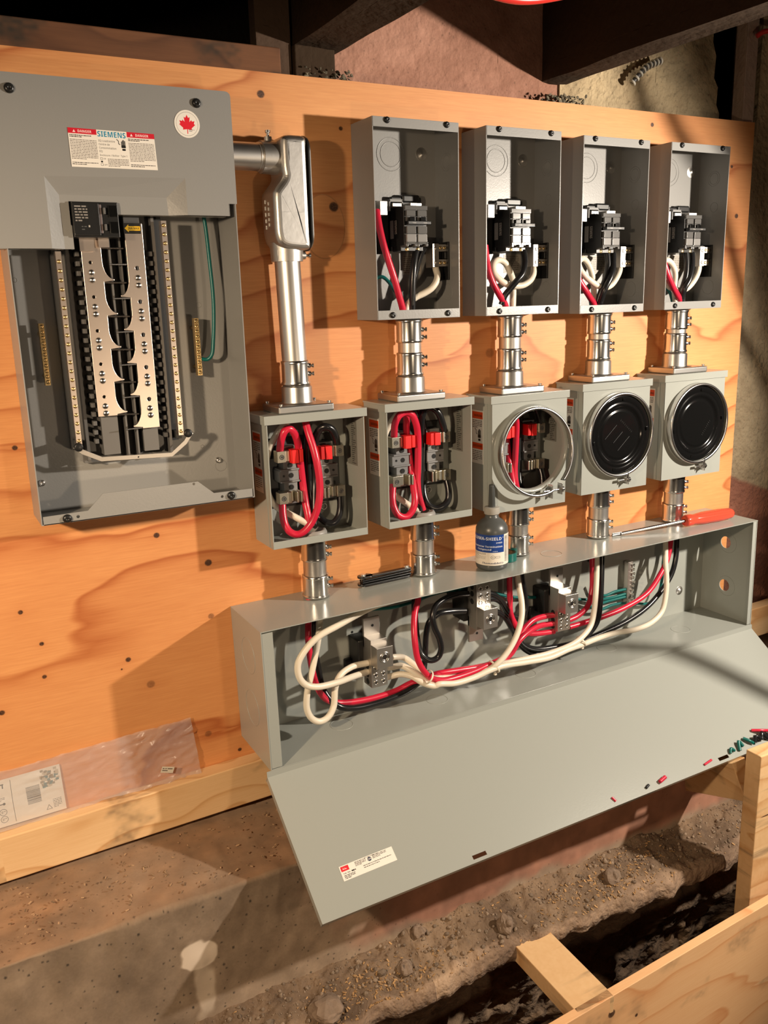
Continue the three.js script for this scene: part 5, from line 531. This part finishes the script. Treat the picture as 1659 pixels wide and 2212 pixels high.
// ---------------------------------------------------------------- tools and bits on the trough
{
  const x = 0.330, z = 0.0945, y = troughTop(0.33) + 0.0006, S = 0.0355; const P = thing('compound_bottle', 'dark grey squeeze bottle with a blue and white label on the trough', 'bottle', [x, y, z], null, true);
  part(P, 'body', L([[0.0001, 0.002], [0.029, 0], [0.0335, 0.003], [S, 0.009], [S, 0.084], [0.0345, 0.092], [0.031, 0.1], [0.024, 0.108], [0.0165, 0.1125], [0.0145, 0.117], [0.0145, 0.124], [0.0001, 0.124]], [0, 0, 0], [0, 1, 0], 48), mat(0.075, 0.08, 0.078, 0.33));
  part(P, 'cap', L([[0.0001, 0.137], [0.0155, 0.137], [0.0168, 0.1355], [0.0168, 0.1225], [0.0155, 0.121], [0.0001, 0.121]], [0, 0, 0], [0, 1, 0], 36), mat(0.34, 0.32, 0.28, 0.5)); part(P, 'nozzle', L([[0.0001, 0.186], [0.0055, 0.186], [0.0062, 0.183], [0.0078, 0.137], [0.0001, 0.137]], [0, 0, 0], [0, 1, 0], 24), mat(0.06, 0.064, 0.062, 0.3));
  const lg = new THREE.CylinderGeometry(S + 0.0004, S + 0.0004, 0.068, 48, 1, true, -0.62 - 1.54, 3.84).translate(0, 0.048, 0); part(P, 'label', lg, stickerMat(bottleTex, 0.35), { uv: true, label: 'blue and white printed label' });
}
{ const o = thing('tape_roll', 'roll of green electrical tape standing behind the bottle', 'tape', [0.387, troughTop(0.387) + 0.0005, 0.068], null, true); part(o, 'tape', L([[0.017, 0], [0.0245, 0], [0.025, 0.0006], [0.025, 0.0184], [0.0245, 0.019], [0.017, 0.019], [0.017, 0]], [0, 0, 0], [0, 1, 0], 44), M.teal); part(o, 'core', L([[0.0155, 0.0005], [0.0172, 0.0005], [0.0172, 0.0185], [0.0155, 0.0185], [0.0155, 0.0005]], [0, 0, 0], [0, 1, 0], 36), mat(0.4, 0.3, 0.2, 0.7)); }
{
  const o = thing('hex_key_set', 'folded black hex key set lying on the trough between two conduits', 'hex keys', [0.087, troughTop(0.087) + 0.003, 0.046], null, true); o.rotation.y = 0.04; const st = (x0, x1, r, y0, y1, z = 0) => { const s = rrect(x0, x1, -r, r, r * 0.95); const g = EX(s, y0, y1, 0.0006); g.rotateX(-Math.PI / 2); return g.translate(0, 0, z); };
  part(o, 'side_plate', st(-0.064, 0.064, 0.0115, 0, 0.0042), M.blackMetal); part(o, 'side_plate', [st(-0.064, -0.03, 0.0115, 0.0165, 0.0205), st(-0.06, 0.064, 0.006, 0.0165, 0.0205, 0.004)], M.blackMetal);
  for (const [yy, zz, a] of [[0.0068, 0.006, 0], [0.0068, -0.001, 0], [0.012, 0.006, 0.012], [0.012, -0.002, 0.03]]) part(o, 'hex_key', (() => { const g = C([-0.058, 0, 0], [0.062, 0, 0], 0.0028, 0.0028, 6); g.rotateZ(a); return g.translate(0, yy, zz); })(), mat(0.08, 0.08, 0.08, 0.22, 1)); for (const x of [-0.052, 0.055]) part(o, 'pivot_bolt', [C([x, -0.003, 0], [x, 0.0225, 0], 0.005, 0.005, 20), C([x, 0.0205, 0], [x, 0.0245, 0], 0.0065, 0.0058, 20)], M.steel);
}
{
  const a = V([0.711, troughTop(0.711) + 0.0035, 0.0665]), b = V([0.9086, troughTop(0.9086) + 0.0165, 0.106]), c = V([1.062, troughTop(1.06) + 0.0165, 0.121]); const o = thing('screwdriver', 'long flat screwdriver with a clear red handle on the trough', 'screwdriver', b.toArray()); const d1 = b.clone().sub(a).normalize();
  part(o, 'shaft', [C(a.clone().addScaledVector(d1, 0.02).toArray(), b.clone().addScaledVector(d1, 0.012).toArray(), 0.0042, 0.0042, 20), (() => { const g = new THREE.CylinderGeometry(0.0042, 0.006, 0.03, 16); g.scale(1, 1, 0.28); g.applyQuaternion(new THREE.Quaternion().setFromUnitVectors(new THREE.Vector3(0, 1, 0), d1)); return g.translate(...a.clone().addScaledVector(d1, 0.012).toArray()); })()], mat(0.3, 0.29, 0.28, 0.2, 1));
  const d2 = c.clone().sub(b), Lh = d2.length(); const hs = new THREE.LatheGeometry([[0.0001, 0], [0.0125, 0], [0.0145, 0.006], [0.0145, 0.02], [0.0125, 0.026], [0.0135, 0.034], [0.0158, 0.055], [0.016, 0.11], [0.0135, 0.145], [0.0095, 0.152], [0.0001, 0.152]].map((q) => new THREE.Vector2(q[0], q[1] * Lh / 0.152)), 48); { const p = hs.attributes.position; for (let i = 0; i < p.count; i++) { const q = Math.atan2(p.getZ(i), p.getX(i)), t = p.getY(i) / Lh, k = t > 0.25 && t < 0.97 ? 1 - 0.07 * Math.pow(Math.abs(Math.cos(q * 4)), 3) : 1; p.setX(i, p.getX(i) * k); p.setZ(i, p.getZ(i) * k); } hs.computeVertexNormals(); }
  hs.applyQuaternion(new THREE.Quaternion().setFromUnitVectors(new THREE.Vector3(0, 1, 0), d2.normalize())); hs.translate(...b.toArray()); part(o, 'handle', hs, new THREE.MeshPhysicalMaterial({ color: new THREE.Color().setRGB(0.85, 0.13, 0.07), roughness: 0.16, transmission: 0.45, thickness: 0.02, ior: 1.48, attenuationColor: new THREE.Color().setRGB(0.9, 0.08, 0.03), attenuationDistance: 0.02 }), { label: 'clear red fluted handle' });
}
// ---------------------------------------------------------------- packaging leaning on the board
{
  const P = thing('plastic_bag', 'crumpled clear plastic bag leaning against the board on the bottom plate', 'bag', [-0.55, 0.5885, 0.02]); const nx = 70, ny = 26, g = new THREE.PlaneGeometry(1, 1, nx, ny), p = g.attributes.position;
  for (let i = 0; i < p.count; i++) { const u = p.getX(i) + 0.5, v = p.getY(i) + 0.5; const x = mix(-0.82, mix(-0.331, -0.341, v), u), y = mix(mix(0.584, 0.592, u), mix(0.694, 0.713, u), v) + 0.004 * (fbm(u * 9, v * 3, 2) - 0.5); const z = mix(0.0125, 0.006, v) + 0.007 * (Math.abs(fbm(u * 16, v * 9, 3) - 0.5) * 2) * (0.4 + u) + 0.003 * vn(u * 90, v * 40) + 0.004 * Math.pow(fbm(u * 40, v * 18, 2), 3); p.setXYZ(i, x, y, z); }
  g.computeVertexNormals(); part(P, 'film', g, new THREE.MeshPhysicalMaterial({ color: new THREE.Color().setRGB(0.9, 0.88, 0.88), roughness: 0.22, transmission: 0.78, thickness: 0, side: THREE.DoubleSide }), { uv: true });
  part(P, 'price_tag', quad([-0.413, 0.618, 0.0215], [-0.389, 0.610, 0.0215], [-0.384, 0.622, 0.0215], [-0.408, 0.630, 0.0215]), stickerMat(canvasTex(64, 32, (x) => { x.fillStyle = '#ddd3c2'; x.fillRect(0, 0, 64, 32); lines(x, 6, 8, 50, 2, 10, 5, '#6a6055'); })), { uv: true, label: 'tiny paper tag' });
  const card = canvasTex(768, 420, (x, w, h) => { x.fillStyle = '#e9e4da'; x.fillRect(0, 0, w, h); x.fillStyle = '#222'; for (let i = 0; i < 26; i++) x.fillRect(470, 130 + i * 6.2, 112, 2 + 3 * hash(i, 4)); x.strokeStyle = '#333'; x.lineWidth = 4; for (const u of [180, 356]) { x.beginPath(); x.moveTo(u, 20); x.lineTo(u, 400); x.stroke(); } for (const v of [290, 355]) { x.beginPath(); x.arc(270, v, 28, 0, 7); x.stroke(); lines(x, 254, v - 8, 34, 2, 12, 5, '#444'); } x.fillStyle = '#222'; x.fillRect(240, 40, 12, 60); x.fillRect(240, 40, 60, 10); x.fillRect(286, 50, 10, 30); x.beginPath(); x.arc(286, 218, 11, 0, 7); x.fill(); x.fillRect(240, 214, 46, 8); lines(x, 236, 160, 60, 3, 12, 5, '#555'); lines(x, 20, 30, 150, 22, 16, 6, '#7a7568'); x.strokeStyle = '#333'; x.beginPath(); x.moveTo(610, 380); x.lineTo(655, 380); x.lineTo(632, 340); x.closePath(); x.stroke(); for (let i = 0; i < 60; i++) { x.fillStyle = ['#5d7f84', '#8c7f6c', '#c0b6a4'][i % 3]; x.fillRect(590 + 140 * hash(i, 1), 10 + 150 * hash(i, 2), 26, 20); } lines(x, 670, 300, 70, 6, 14, 6, '#666'); });
  solo('cardboard_insert', 'white printed card with a barcode inside the plastic bag', 'cardboard', quad([-0.755, 0.5865, 0.0075], [-0.590, 0.5905, 0.0075], [-0.593, 0.683, 0.0045], [-0.755, 0.679, 0.0045]), stickerMat(card), null, { uv: true });
}
renderer.render(scene, camera);
